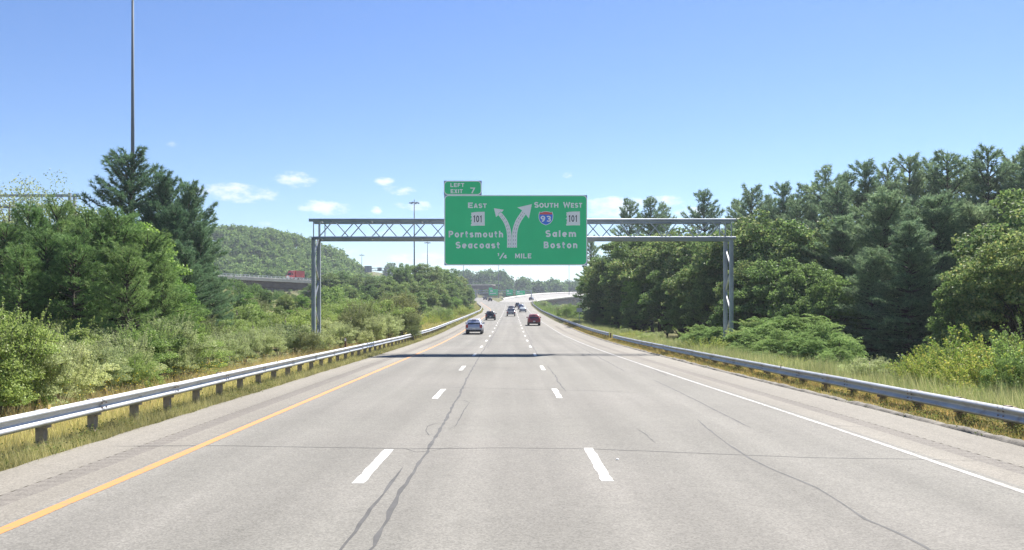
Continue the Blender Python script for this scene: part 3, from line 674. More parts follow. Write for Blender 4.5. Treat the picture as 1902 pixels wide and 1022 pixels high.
for i, (a, b, c, d, lab, tab) in enumerate(((908, 925, 537.5, 549, 'distant green sign with a tab over the branch road', 1), (940, 952.5, 538, 549, 'distant small green sign between two others on the far gantry', 0), (958, 975, 540, 548, 'distant wide green sign over the ramp on the far gantry', 0))):
    p = px_at(a, d, 469); q = px_at(b, c, 469); s = thing('highway_sign', lab, 'road sign', (0, 468.9, 0))
    MB().box((p.x, 0, p.z), (q.x, .12, q.z)).build('panel', SIGN_GREEN, s)
    w = q.x - p.x; h = q.z - p.z
    if tab: MB().box((p.x, 0, q.z + .05), (p.x + w * .4, .12, q.z + .95)).build('exit_tab', SIGN_GREEN, s)
    MB().box((p.x + .12 * w, -.03, p.z + .62 * h), (p.x + .42 * w, -.005, p.z + .85 * h)).build('marker', SIGN_WHITE, s)
    MB().box((p.x + .12 * w, -.03, p.z + .28 * h), (p.x + .78 * w, -.005, p.z + .40 * h)).build('legend_bar', SIGN_WHITE, s)
far_gantry('high truss gantry with no signs beyond the sparse birches', -90, -57.9, 110, 18.05, 16.55, .6, w=.32)
far_gantry('remote gantry on the skyline carrying grey sign backs', -101, -75.5, 520, 30.9, 29.3, .7, w=.5)
for a, b, c, d, lab in ((677, 690.5, 494, 506, 'larger grey sign back on the skyline gantry'), (701, 709, 497, 504, 'smaller grey sign back on the skyline gantry')):
    p = px_at(a, d, 519); q = px_at(b, c, 519); s = thing('grey_sign', lab, 'road sign', (0, 518.9, 0))
    MB().box((p.x, 0, p.z), (q.x, .15, q.z)).build('panel', mat('grey_panel', (.16, .19, .24), .6), s)
    for f in (.25, .75): MB().box((p.x + (q.x - p.x) * f - .08, -.1, p.z), (p.x + (q.x - p.x) * f + .08, -.005, q.z)).build('stiffener', GANTRY, s)

def overpass(label, A, B, width, girder_h, rail=True):
    A = Vector(A); B = Vector(B); d = (B - A); Ld = d.length; ang = math.atan2(d.y, d.x)
    t = thing('overpass', label, 'bridge', A, ang)
    MB().box((0, -width / 2, -.55), (Ld, width / 2, 0)).build('deck_slab', BRIDGE_CONC, t)
    for s in (-1, 1):
        MB().box((0, s * (width / 2 + .02) - .2, -.56), (Ld, s * (width / 2 + .02) + .2, .38)).build('parapet', BRIDGE_CONC, t)
    for y in np.linspace(-width / 2 + .9, width / 2 - .9, 4): MB().box((0, y - .18, -.55 - girder_h), (Ld, y + .18, -.552)).build('girder', WEATHER_STEEL, t)
    if rail:
        pm = MB().box((-.07, -.07, .38), (.07, .07, 1.15)).mesh('rail_post', RAIL_WHITE)
        for s in (-1, 1):
            for z in (.68, 1.08): MB().box((0, s * width / 2 - .05, z - .06), (Ld, s * width / 2 + .05, z + .06)).build('hand_rail', RAIL_WHITE, t)
            if s < 0:
                for x in np.arange(.5, Ld, 1.9): link('rail_post', pm, t, (x, s * width / 2, 0))
    for f in (.12, .5, .86):
        P = A + d * f; g = gz(P.x, P.y)
        mb = MB().box((Ld * f - .8, -width / 2 + .5, -.6 - girder_h - 1.2), (Ld * f + .8, width / 2 - .5, -.56 - girder_h))
        for y in (-width / 3, width / 3): mb.tube([(Ld * f, y, g - A.z - 1), (Ld * f, y, -.6 - girder_h - 1.19)], .6, 10)
        mb.build('pier', BRIDGE_CONC, t)
    return t, ang
bA, bB = Vector((-116, 200, 13.35)), Vector((-60, 310, 14.1))
op, op_ang = overpass('brown girder overpass with pale railing carrying the red truck below the wooded hill', bA, bB, 11, 1.9)
overpass('distant dark girder overpass with white parapet crossing the branch road', (-110, 640, 24.0), (-13, 618, 23.6), 10, 2.6, False)

# red truck on the overpass
def truck():
    d = (bB - bA); c = bA + d * .74
    n = Vector((d.y, -d.x, 0)).normalized()
    p = c + n * 2.6
    t = thing('semi_truck', 'red semi truck crossing the girder overpass behind its pale railing', 'truck', (p.x, p.y, c.z), op_ang + math.pi); t.scale = (.66, .75, .75)
    RED = mat('truck_red', (.50, .045, .04), .35, coat=.4); RED2 = mat('trailer_red', (.42, .055, .05), .5, noise=(.5, .15)); DK = mat('dark_glass', (.02, .025, .03), .08, spec=.6); BLK = mat('tyre_rubber', (.02, .02, .02), .85); CH = mat('chrome', (.6, .6, .6), .2, .9)
    cab = MB().prism([(6.2, .6), (6.2, 1.7), (5.2, 1.85), (4.75, 2.9), (4.2, 3.75), (2.6, 3.95), (2.6, .6)], -1.2, 1.2).build('cab', RED, t)
    MB().add([(5.16, -1.0, 1.95), (5.16, 1.0, 1.95), (4.80, .95, 2.85), (4.80, -.95, 2.85)], [(0, 1, 2, 3)]).build('windscreen', DK, t)
    for s in (-1, 1):
        MB().add([(4.9, s * 1.21, 1.9), (3.8, s * 1.21, 1.9), (3.8, s * 1.21, 2.7), (4.6, s * 1.21, 2.7)], [(0, 1, 2, 3)]).build('side_window', DK, t)
        MB().box((6.2, s * .85 - .2, 1.0), (6.26, s * .85 + .2, 1.25)).build('headlight', SIGN_WHITE, t)
        MB().box((4.6, s * 1.45 - .1, 1.9), (4.75, s * 1.45 + .1, 2.7)).build('mirror', BLK, t)
    MB().box((6.2, -.55, .75), (6.27, .55, 1.65)).build('grille', CH, t); MB().box((6.15, -1.2, .4), (6.4, 1.2, .75)).build('bumper', CH, t)
    MB().box((-4.6, -1.28, 1.15), (1.9, 1.28, 4.0)).build('trailer', RED2, t); MB().box((-4.5, -.5, .8), (4, .5, 1.14)).build('chassis', BLK, t)
    for x in (5.3, 2.3, 1.1, -2.6, -3.8):
        for s in (-1, 1):
            w = MB().tube([(x, s * .95, .5), (x, s * 1.25, .5)], .5, 14).build('wheel', BLK, t)
            MB().tube([(x, s * 1.255, .5), (x, s * 1.27, .5)], .27, 10).build('rim', CH, w)
truck()

# ------------------------------------------------------------------ traffic
BLACK = mat('black_trim', (.018, .018, .02), .6); GLASS = mat('car_glass', (.025, .03, .035), .05, spec=.7); TYRE = mat('tyre', (.02, .02, .02), .9)
RIM = mat('rim', (.35, .36, .37), .35, .8); TAIL = mat('tail_lamp', (.38, .02, .02), .25, coat=.5); PLATE = mat('plate', (.7, .7, .68), .5)
def car(kind, colour, name, label, X, Y, hdg=0, sc=1.0, rough=.35, cat='car'):
    paint = mat('paint_' + name + str(round(X * 10)) + str(int(Y)), colour, rough, .25, coat=.5)
    t = thing(name, label, cat, (X, Y, float(zr(Y)) + .004), hdg); t.scale = (sc,) * 3; t.rotation_euler.x = math.atan(float(zr(Y + 4) - zr(Y)) / 4)
    if kind == 'suv':     # slices: z, rear y, front y, half width
        S = [(.28, .12, 4.5, .84), (.42, .02, 4.62, .90), (.70, 0, 4.66, .925), (.92, .03, 4.5, .925), (1.02, .07, 4.25, .90), (1.06, .10, 3.45, .86), (1.42, .36, 2.72, .745), (1.62, .55, 2.35, .65), (1.68, .85, 2.15, .55)]
    elif kind == 'sedan':
        S = [(.22, .12, 4.6, .82), (.38, .02, 4.75, .90), (.62, 0, 4.78, .91), (.82, .05, 4.6, .90), (.92, .15, 4.2, .87), (.96, .75, 3.55, .83), (1.25, 1.25, 2.9, .70), (1.40, 1.65, 2.6, .60), (1.44, 1.9, 2.4, .5)]
    elif kind == 'van':
        S = [(.25, .1, 4.9, .9), (.42, 0, 5.05, .96), (.75, 0, 5.1, .98), (1.0, .02, 4.9, .97), (1.08, .05, 4.3, .94), (1.45, .15, 3.6, .86), (1.72, .28, 2.9, .76), (1.80, .5, 2.6, .66)]
    else:                 # pickup: body plus cab; bed behind
        S = [(.40, .1, 5.5, .88), (.55, 0, 5.62, .96), (.80, 0, 5.66, .97), (1.05, .02, 5.5, .96), (1.10, .05, 5.2, .93), (1.12, 1.9, 4.25, .90), (1.50, 2.0, 3.6, .80), (1.76, 2.2, 3.3, .72), (1.82, 2.4, 3.1, .62)]
    V = []; n = 20; cr = .16
    for z, y0, y1, hw in S:
        P = rrect(-hw, y0, hw, y1, min(cr, hw * .5, (y1 - y0) * .3), 4)
        V += [(x, y, z) for x, y in P]
    n = len(P); F = []
    for j in range(len(S) - 1):
        for k in range(n): F.append((j * n + k, j * n + (k + 1) % n, (j + 1) * n + (k + 1) % n, (j + 1) * n + k))
    F += [tuple(range(n - 1, -1, -1)), tuple(range((len(S) - 1) * n, len(S) * n))]
    body = MB().add(V, F).build('body', paint, t, smooth=True)
    yc = 0
    def at(z):
        zs = [s[0] for s in S]; return [np.interp(z, zs, [s[i] for s in S]) for i in (1, 2, 3)]
    zb = [s for s in S if s[0] > 1.0 or (kind == 'sedan' and s[0] > .93)][1 if kind != 'sedan' else 0][0] + .04; zt = S[-2][0] - .03
    (r0, f0, w0), (r1, f1, w1) = at(zb), at(zt); e = .012
    MB().add([(-w0 + .16, r0 - e, zb), (w0 - .16, r0 - e, zb), (w1 - .10, r1 - e, zt), (-w1 + .10, r1 - e, zt)], [(0, 1, 2, 3)]).build('rear_window', GLASS, t)
    MB().add([(-w0 + .12, f0 + e, zb), (w0 - .12, f0 + e, zb), (w1 - .08, f1 + e, zt), (-w1 + .08, f1 + e, zt)], [(0, 1, 2, 3)]).build('windscreen', GLASS, t)
    for s in (-1, 1):
        ym = (r0 + f0) / 2
        for ya, yb, yc_, yd in ((r0 + .35, ym - .05, ym - .05, r1 + .3), (ym + .05, f0 - .35, f1 - .2, ym + .05)):
            MB().add([(s * (w0 + e), ya, zb), (s * (w0 + e), yb, zb), (s * (w1 + e), yc_, zt), (s * (w1 + e), yd, zt)], [(0, 1, 2, 3)]).build('side_window', GLASS, t)
        zl = .72 if kind == 'sedan' else .82; rl, _, wl = at(zl)
        MB().box((s * (wl - .16) - .13, rl - .025, zl - .10), (s * (wl - .16) + .13, rl + .18, zl + (.12 if kind == 'sedan' else .26))).build('tail_light', TAIL, t)
        MB().box((s * (w0 + .13) - .10, f0 - .55, zb - .02), (s * (w0 + .13) + .10, f0 - .40, zb + .15)).build('mirror', BLACK if colour[0] < .2 else paint, t)
        for y in (S[2][1] + .85, S[2][2] - .9):
            hw = S[2][3]; R = .35 if kind != 'sedan' else .32
            w = MB().tube([(s * (hw - .24), y, R), (s * (hw - .23), y, R), (s * (hw - .02), y, R), (s * (hw + .0), y, R)], [R * .9, R, R, R * .93], 18).build('wheel', TYRE, t)
            MB().tube([(s * (hw + .003), y, R), (s * (hw + .012), y, R)], R * .62, 12).build('rim', RIM, w)
            MB().tube([(s * (hw - .26), y, R + .02), (s * (hw - .012), y, R + .02)], R * 1.17, 18).build('wheel_arch', BLACK, t)
    hw = S[1][3]
    MB().box((-hw + .06, S[1][1] - .05, S[0][0] + .02), (hw - .06, S[1][1] + .1, S[0][0] + .22)).build('bumper', BLACK if kind in ('suv', 'van') else paint, t)
    MB().box((-.16, at(.62)[0] - .03, .56), (.16, at(.62)[0] - .004, .72)).build('licence_plate', PLATE, t)
    MB().box((-.25, r1 - .05, zt + .02), (.25, r1 - .005, zt + .06)).build('brake_light', TAIL, t)
    return t
car('suv', (.44, .47, .56), 'car', 'silver grey crossover trailing the black one beside the yellow edge line', -4.1, 91)
car('suv', (.26, .028, .04), 'car', 'dark red crossover in the lane beside the white edge line', 3.3, 121)
car('suv', (.022, .024, .030), 'car', 'black crossover following the yellow edge line ahead of the silver one', -3.85, 152)
car('pickup', (.20, .205, .22), 'pickup_truck', 'grey pickup truck in the middle lane', -.1, 184, cat='pickup')
car('van', (.085, .08, .12), 'van', 'dark violet van in the middle lane ahead of the pickup', 0.0, 228, cat='van')
car('sedan', (.24, .27, .29), 'car', 'grey sedan last in the file of three by the white edge line', 3.2, 232, sc=1.05)
car('suv', (.10, .15, .27), 'car', 'blue car in the middle of the file of three by the white edge line', 2.95, 262)
car('suv', (.03, .035, .05), 'car', 'black car leading the file of three by the white edge line', 2.2, 292)
car('suv', (.05, .06, .065), 'car', 'dark car on the branch road passing under the far signs, further along', -13.2, 426, .12)
car('suv', (.035, .04, .05), 'car', 'black car entering the branch road beside the gore', -10.1, 400, .10)
c_ = car('suv', (.05, .05, .06), 'car', 'tiny dark car on the ramp by the far gantry post', 9.6, 420, -.2); c_.location.z = 9.2

# ------------------------------------------------------------------ vegetation
def unit(v): return v / np.maximum(1e-6, np.linalg.norm(v, axis=1, keepdims=True))
def leaf_cards(C, L, Wd, out=None, up=.5, outw=.6):
    """rhombic leaves at points C facing partly up / outwards"""
    n = len(C); nr = rng.normal(size=(n, 3)); nr = unit(nr); nr[:, 2] += up
    if out is not None: nr += out * outw
    nr = unit(nr); a = unit(np.cross(nr, rng.normal(size=(n, 3)))); b = np.cross(nr, a)
    L = (L * rng.uniform(.65, 1.3, n))[:, None]; Wd = (Wd * rng.uniform(.7, 1.25, n))[:, None]
    V = np.stack([C + a * L / 2, C + b * Wd / 2 + a * L * .08, C - a * L / 2, C - b * Wd / 2 + a * L * .08], 1).reshape(-1, 3)
    return V, np.arange(4 * n).reshape(-1, 4)
def leaf_tris(C, L, out):
    """one triangle per far-off leaf spray"""
    n = len(C); nr = unit(unit(rng.normal(size=(n, 3))) + out * .9 + np.array([[0, 0, .3]])); a = unit(np.cross(nr, rng.normal(size=(n, 3)))); b = np.cross(nr, a)
    L = (L * rng.uniform(.65, 1.3, n))[:, None]
    V = np.stack([C + a * L * .62, C - a * L * .35 + b * L * .5, C - a * L * .35 - b * L * .5], 1).reshape(-1, 3)
    return V, np.arange(3 * n).reshape(-1, 3)
def needles(C, D, L, Wd, k):
    """k narrow blades fanning out of each point C about direction D (triangles)"""
    n = len(C); C = np.repeat(C, k, 0); D = np.repeat(D, k, 0)
    d = unit(D + rng.normal(size=C.shape) * .62); s = unit(np.cross(d, rng.normal(size=C.shape)))
    l = (L * rng.uniform(.6, 1.25, len(C)))[:, None]; w = (Wd * rng.uniform(.7, 1.3, len(C)))[:, None]
    V = np.stack([C - s * w / 2, C + s * w / 2, C + d * l], 1).reshape(-1, 3)
    return V, np.arange(3 * n * k).reshape(-1, 3)
def pine_meshes(tag_, H, R, start, spacing, per, tuft_step, kn, nl, nw, mt, droop=.05, ragged=.35, topup=.9, power=.72):
    C = []; D = []; mb = MB(); lean = random.uniform(-.02, .02) * H
    mb.tube([(0, 0, -.6), (lean * .3, 0, H * .35), (lean, 0, H * .97)], [H * .017, H * .012, .03], 7)
    z = start * H
    while z < H * .985:
        t = z / H; ln = R * H * (min(1, (t - start) / .12 + .55)) * (1 - t) ** power
        nb = per if t < .85 else max(3, per - 1); a0 = random.uniform(0, 6.28)
        for b in range(nb):
            a = a0 + 6.283 * b / nb + random.uniform(-.4, .4); l = ln * random.uniform(1 - ragged * 1.3, 1 + ragged * .6) + .18
            if random.random() < .06: continue
            rise = (-.05 + topup * t ** 1.5 + random.uniform(-.12, .16)); p = Vector((lean * t, 0, z + random.uniform(-.15, .15))); pts = [p.copy()]
            ns = max(2, int(l / .45)); dz = rise
            dirh = Vector((math.cos(a), math.sin(a), 0))
            for k in range(ns):
                f = (k + 1) / ns; st = l / ns
                p = p + dirh * st * math.cos(dz) + Vector((0, 0, st * (math.sin(dz) + .25 * (f - .35) - droop))); pts.append(p.copy())
            if l > .7 and H > 7: mb.tube([pts[0], pts[len(pts) // 2], pts[-1]], [.035 + .018 * l, .02 + .008 * l, .012], 4, False)
            side = Vector((-dirh.y, dirh.x, 0)); nt_ = max(3, int(l / tuft_step))
            for q in range(nt_):
                f = 1 - (q / nt_) ** 1.25 * .82; ii = f * (len(pts) - 1); i0 = int(ii); i1 = min(i0 + 1, len(pts) - 1); base = pts[i0].lerp(pts[i1], ii - i0)
                spread = l * .24 * (1.1 - f * .75) + .08
                for sgn in (-1, 0, 1):
                    off = side * (sgn * spread * random.uniform(.35, 1.2)) + dirh * (abs(sgn) * spread * .5) + Vector((0, 0, random.uniform(-.06, .12)))
                    C.append(base + off); D.append(dirh * .75 + side * sgn * .5 + Vector((0, 0, .55)))
        z += spacing * random.uniform(.75, 1.25) * (1.0 if t < .7 else .75)
    for q in range(14): C.append(Vector((lean, 0, H * (.93 + .07 * q / 14)))); D.append(Vector((random.uniform(-.4, .4), random.uniform(-.4, .4), 1)))
    V, F = needles(np.array(C), np.array(D), nl, nw, kn)
    return mb.mesh(tag_ + '_trunk', BARK, True, False), np_mesh(tag_ + '_crown', V, F, mt)
def broad_meshes(tag_, H, rad, crown0, nclump, clump_r, nleaf, ll, lw, mt, bark=BARK, sparse=1.0, narrow=1.0, lumpy=1.0, sprigs=0):
    mb = MB(); cz = H * (crown0 + 1) / 2; rz = H * (1 - crown0) / 2
    fork = H * (crown0 + .12)
    mb.tube([(0, 0, -.5), (.02 * H * random.uniform(-1, 1), .02 * H * random.uniform(-1, 1), fork * .6), (0, 0, fork), (0, 0, H * .8)], [H * .022, H * .017, H * .014, .03], 8)
    C = []; lob = [random.uniform(0, 6.28) for _ in range(3)]
    Vs = []; Os = []
    for i in range(nclump):
        u = rng.normal(size=3); u /= np.linalg.norm(u); 
        if u[2] < -.55: u[2] *= -.3
        az = math.atan2(u[1], u[0]); env = 1 + lumpy * (.16 * math.sin(2 * az + lob[0]) + .13 * math.sin(3 * az + 3 * u[2] + lob[1]) + .10 * math.sin(5 * u[2] + lob[2]))
        if u[2] > .45: env = min(env, 1.0)
        rr = (random.uniform(.25, 1.0) ** .45) * env
        c = Vector((u[0] * rad * H * rr * narrow, u[1] * rad * H * rr * narrow, cz + u[2] * rz * rr * .93))
        cr = clump_r * H * random.uniform(.6, 1.25)
        k = int(nleaf * (cr / (clump_r * H)) ** 2 * sparse)
        d = unit(rng.normal(size=(k, 3))); d[:, 2] = np.where(d[:, 2] < -.2, d[:, 2] * .4, d[:, 2])
        r = cr * rng.uniform(.25, 1.0, (k, 1)) ** .5 * np.array([[1.15, 1.15, .72]])
        Vs.append(np.array(c)[None] + d * r); Os.append(d * .6 + np.array([[u[0], u[1], u[2]]]) * .5)
        if i % 3 == 0: 
            s = Vector((0, 0, fork * random.uniform(.85, 1.25)))
            m_ = s.lerp(c, .5) + Vector((0, 0, .05 * H)); mb.tube([s, m_, c.lerp(s, .12)], [.03 + H * .0045, .02 + H * .002, .012] if H > 4 else [.012, .009, .005], 4, False)
    for i in range(sprigs):                                   # loose shoots that break the outline
        a = random.uniform(0, 6.283); e = random.uniform(-.1, 1.0); rr = random.uniform(.6, .95)
        p0 = np.array([math.cos(a) * math.cos(e) * rad * H * rr, math.sin(a) * math.cos(e) * rad * H * rr, cz + math.sin(e) * rz * rr])
        dv = np.array([math.cos(a) * .45, math.sin(a) * .45, random.uniform(.5, 1.3)]) * H * random.uniform(.08, .24); k = 34
        t = rng.uniform(0, 1, (k, 1)); j = rng.normal(size=(k, 3)) * H * .018 * (1.2 - t); Vs.append(p0 + dv * t + j); Os.append(unit(j) * .8)
        mb.tube([tuple(p0), tuple(p0 + dv)], [.008, .003], 3, False)
    P = np.concatenate(Vs); O = np.concatenate(Os)
    V, F = leaf_cards(P, ll, lw, O)
    return mb.mesh(tag_ + '_trunk', bark, True, False), np_mesh(tag_ + '_crown', V, F, mt)
def shrub_meshes(tag_, H, rad, nstem, per, ll, lw, mt, upright=.6, lo=.12, up=.35):
    mb = MB(); P = []; O = []
    for i in range(nstem):
        a = random.uniform(0, 6.283); rr = rad * math.sqrt(random.random()); ex = rad * random.uniform(.2, 1) * (1 - upright) * 1.6
        h = H * random.uniform(.62, 1.06) * (1 - .38 * (rr / rad) ** 2)
        p0 = Vector((rr * .55 * math.cos(a), rr * .55 * math.sin(a), -.1)); p2 = Vector(((rr + ex) * math.cos(a), (rr + ex) * math.sin(a), h)); p1 = p0.lerp(p2, .5) + Vector((0, 0, h * .12))
        if i % 2 == 0: mb.tube([p0, p1, p2], [.018, .012, .004], 3, False)
        t = rng.uniform(lo, 1.03, per) ** .8; t = t[:, None]
        c = (1 - t) ** 2 * np.array(p0) + 2 * t * (1 - t) * np.array(p1) + t * t * np.array(p2)
        j = rng.normal(size=(per, 3)) * (.035 + .06 * H * .35 * (1.15 - t)); P.append(c + j); O.append(unit(j) * .7 + np.array([[math.cos(a) * .4, math.sin(a) * .4, .2]]))
    V, F = leaf_cards(np.concatenate(P), ll, lw, np.concatenate(O), up)
    return mb.mesh(tag_ + '_stems', BARK_GREY, True, False), np_mesh(tag_ + '_leaves', V, F, mt)
def sumac_meshes(tag_, H, rad, nst, mt):
    """thin stems each topped by a rosette of drooping pinnate fronds"""
    mb = MB(); V = []; F = []
    for i in range(nst):
        a = random.uniform(0, 6.283); rr = rad * math.sqrt(random.random()); dome = 1 - .55 * (rr / rad) ** 2
        top = Vector((rr * math.cos(a), rr * math.sin(a), H * dome * random.uniform(.3, 1.05)))
        if i % 3 == 0: mb.tube([(top.x * .7, top.y * .7, -.1), tuple(top)], [.022, .012], 4, False)
        nf = random.randint(6, 9); b0 = random.uniform(0, 6.283)
        for q in range(nf):
            b = b0 + 6.283 * q / nf + random.uniform(-.3, .3); d = Vector((math.cos(b), math.sin(b), 0)); s_ = Vector((-d.y, d.x, 0)); fl = random.uniform(.32, .58); lift = random.uniform(.1, 1.0); dr = random.uniform(.3, .9)
            for k in range(8):
                f = (k + 1) / 8; c = top + d * (fl * f) + Vector((0, 0, fl * (lift * f - dr * f * f)))
                for sg_ in (-1, 1):
                    l = .15 * (1 - .5 * abs(f - .4)); tip = c + s_ * (sg_ * l) + d * .06 + Vector((0, 0, random.uniform(-.11, -.02))); w = d * .026
                    base = len(V); V += [tuple(c - w * .4), tuple(c.lerp(tip, .5) - w), tuple(tip), tuple(c.lerp(tip, .5) + w)]; F.append((base, base + 1, base + 2, base + 3))
    return mb.mesh(tag_ + '_stems', BARK, True, False), np_mesh(tag_ + '_leaves', V, F, mt)

PINE_DARK = leaf_mat('pine_needles', [(.042, .080, .046), (.070, .118, .066), (.115, .165, .095)], .32, .5, .05, .18)
PINE_BLUE = leaf_mat('white_pine_needles', [(.060, .098, .058), (.105, .150, .090), (.18, .23, .14)], .33, .5, .06, .15)
PINE_YOUNG = leaf_mat('young_pine_needles', [(.050, .092, .032), (.085, .140, .050), (.14, .20, .080)], .30, .5, .05, .15)
LEAF_MAPLE = leaf_mat('maple_leaves', [(.044, .078, .026), (.074, .115, .040), (.112, .152, .056), (.155, .16, .062)], .44, .45, .06, .22)
LEAF_BRIGHT = leaf_mat('bright_leaves', [(.06, .115, .022), (.095, .160, .032), (.14, .205, .05)], .4, .45, .06, .12)
LEAF_OAK = leaf_mat('oak_leaves', [(.050, .086, .028), (.082, .128, .042), (.125, .17, .06)], .46, .45, .06, .2)
LEAF_WILLOW = leaf_mat('willow_leaves', [(.145, .175, .075), (.21, .24, .115), (.28, .31, .165)], .45, .5, .08, .15)
LEAF_BUSH = leaf_mat('bush_leaves', [(.090, .135, .036), (.14, .19, .055), (.20, .25, .09)], .45, .45, .07, .15)
LEAF_DULL = leaf_mat('dull_bush_leaves', [(.08, .10, .040), (.125, .145, .062), (.17, .185, .09)], .36, .5, .05, .12)
LEAF_SUMAC = leaf_mat('sumac_leaves', [(.085, .130, .042), (.125, .175, .062), (.18, .23, .095)], .35, .6, .0, .1)
LEAF_YELLOW = leaf_mat('yellowing_leaves', [(.075, .12, .024), (.12, .17, .035), (.18, .21, .05), (.25, .22, .06)], .42, .45, .06, .15)
LEAF_FAR = leaf_mat('distant_leaves', [(.040, .076, .024), (.070, .114, .036), (.108, .155, .052)], .36, .6, .03, .2)
LEAF_POPLAR = leaf_mat('birch_leaves', [(.10, .13, .06), (.15, .18, .085), (.20, .23, .12)], .4, .5, .06, .1)

PR = {}
PR['pine'] = [pine_meshes('tall_pine', 17, .27, .05, .85, 6, .20, 9, .40, .066, PINE_BLUE, ragged=.6, topup=.95, power=.52) for _ in range(3)]
PR['bushy_pine'] = [pine_meshes('bushy_pine', 15, .31, .02, .58, 7, .19, 10, .40, .056, PINE_BLUE, ragged=.55, topup=.9, power=.46) for _ in range(2)]
PR['dark_pine'] = [pine_meshes('dark_pine', 14, .33, .05, .56, 6, .18, 11, .36, .050, PINE_DARK, ragged=.6, topup=1.1, power=.5) for _ in range(2)]
PR['young_pine'] = [pine_meshes('young_pine', 9, .36, .01, .50, 6, .15, 9, .29, .038, PINE_YOUNG, ragged=.5, topup=.95, power=.42) for _ in range(3)]
PR['maple'] = [broad_meshes('maple', 12, .34, .08, 200, .062, 165, .24, .17, LEAF_MAPLE) for _ in range(3)]
PR['oak'] = [broad_meshes('oak', 13, .36, .06, 220, .060, 165, .25, .18, LEAF_OAK) for _ in range(2)]
PR['bright_tree'] = [broad_meshes('bright_tree', 8, .36, .08, 130, .068, 165, .17, .12, LEAF_BRIGHT) for _ in range(2)]
PR['birch'] = [broad_meshes('birch', 9, .30, .30, 60, .085, 42, .13, .10, LEAF_POPLAR, BARK_GREY) for _ in range(2)]
PR['willow_bush'] = [broad_meshes('willow_bush', 2.65, .46, -.12, 75, .095, 240, .078, .026, LEAF_WILLOW, BARK_GREY, lumpy=1.8, sprigs=190) for _ in range(3)]
PR['bush'] = [broad_meshes('bush', 2.65, .52, -.12, 80, .10, 300, .055, .037, LEAF_BUSH, BARK_GREY, lumpy=1.9, sprigs=130) for _ in range(3)]
PR['dull_bush'] = [broad_meshes('dull_bush', 3.1, .44, -.12, 85, .10, 230, .072, .04, LEAF_DULL, BARK_GREY, lumpy=1.7, sprigs=110) for _ in range(2)]
PR['yellow_bush'] = [shrub_meshes('yellow_bush', 2.4, 1.5, 95, 170, .072, .042, LEAF_YELLOW, .5) for _ in range(2)]
PR['sumac'] = [sumac_meshes('sumac', 2.4, 1.9, 230, LEAF_SUMAC) for _ in range(3)]
NAT = {'bushy_pine': 15, 'pine': 17, 'dark_pine': 14, 'young_pine': 9, 'maple': 12, 'oak': 13, 'bright_tree': 8, 'birch': 9, 'willow_bush': 2.65, 'bush': 2.65, 'dull_bush': 3.1, 'yellow_bush': 2.45, 'sumac': 2.3}
NAMES = {'bushy_pine': 'white_pine_tree', 'pine': 'white_pine_tree', 'dark_pine': 'pine_tree', 'young_pine': 'young_pine_tree', 'maple': 'maple_tree', 'oak': 'oak_tree', 'bright_tree': 'leafy_tree', 'birch': 'birch_tree',
         'willow_bush': 'willow_shrub', 'bush': 'leafy_shrub', 'dull_bush': 'brushy_shrub', 'yellow_bush': 'yellowing_shrub', 'sumac': 'sumac_shrub'}
BUSHY = {'willow_bush', 'bush', 'dull_bush', 'yellow_bush', 'sumac'}
def grow(kind, X, Y, top, wide=1.0, label='', group=None, cat=None):
    g = gz(X, Y); h = max(.5, top - g); s = h / NAT[kind]
    tr, cr = random.choice(PR[kind]); b = kind in BUSHY
    t = thing(NAMES[kind], label, cat or ('shrub' if b else 'tree'), (X, Y, g), random.uniform(0, 6.283), group)
    t.scale = (s * wide, s * wide, s)
    link('stems' if b else 'trunk', tr, t); link('foliage' if b else 'crown', cr, t)
    return t
def growp(kind, px, py, Y, wide=1.0, label='', group=None):
    p = px_at(px, py, Y); return grow(kind, p.x, Y, p.z, wide, label, group)

# pines and leafy trees left of the road
L_YP = ('dense young pine in the thicket behind the sunlit guardrail', 'young pines in the roadside thicket')
for px, py, Y, w in ((54, 396, 48, .85), (108, 390, 50, .85), (8, 425, 46, .9), (165, 418, 45, 1.1), (218, 408, 46, 1.15), (275, 440, 47, 1.05), (-60, 400, 47, 1), (135, 450, 42, 1.0), (40, 470, 41, 1.0), (300, 500, 46, .9), (235, 470, 42, 1.0), (85, 440, 44, 1.0)):
    growp('young_pine', px, py, Y, w, 'taller young pine in front of the birches and high gantry' if py < 401 else 'lower young pine at the front of the roadside thicket' if py > 439 else 'middling young pine in the roadside thicket', L_YP[1])
for px, py, Y, w, lb in ((240, 286, 73, 1.15, 'tallest dark pine, its top beside the very tall mast'), (303, 334, 71, .9, 'dark pine crowded between the tallest pine and the ragged one'), (352, 352, 69, .85, 'ragged dark pine with upswept branch tips against the cloud')):
    growp('dark_pine', px, py, Y, w, lb)
for px, py, Y, w, lb in ((325, 395, 66, .9, 'dull pine filling the gap between the dark pines'), (372, 425, 66, .8, 'narrow dull pine at the outer side of the ragged one'), (345, 455, 60, 1.1, 'low brownish pine below the ragged pine'), (395, 520, 64, 1.2, 'squat dark pine hiding the near end of the overpass')):
    growp('dark_pine', px, py, Y, w, lb)
L_BT = ('bright green leafy tree among the roadside pines', 'bright leafy trees among the pines')
for px, py, Y, w in ((155, 380, 57, .9), (245, 384, 55, .9), (322, 505, 52, .8), (295, 545, 48, .9), (205, 392, 58, .8), (345, 560, 50, .8)): growp('bright_tree' if px > 280 or px == 245 else 'maple', px, py, Y, w, 'bright green leafy tree among the roadside pines' if px > 280 or px == 245 else 'yellow-green maple showing between the roadside pines', L_BT[1])
L_BI = ('sparse thin-leaved birch in front of the empty high gantry', 'sparse birches')
for px, py, Y, w in ((18, 318, 56, .8), (92, 312, 60, .7), (55, 345, 58, .8), (-40, 330, 56, .9)): growp('birch', px, py, Y, w, *L_BI)
L_MT = ('rounded leafy tree in the hollow below the overpass', 'trees in the hollow below the overpass')
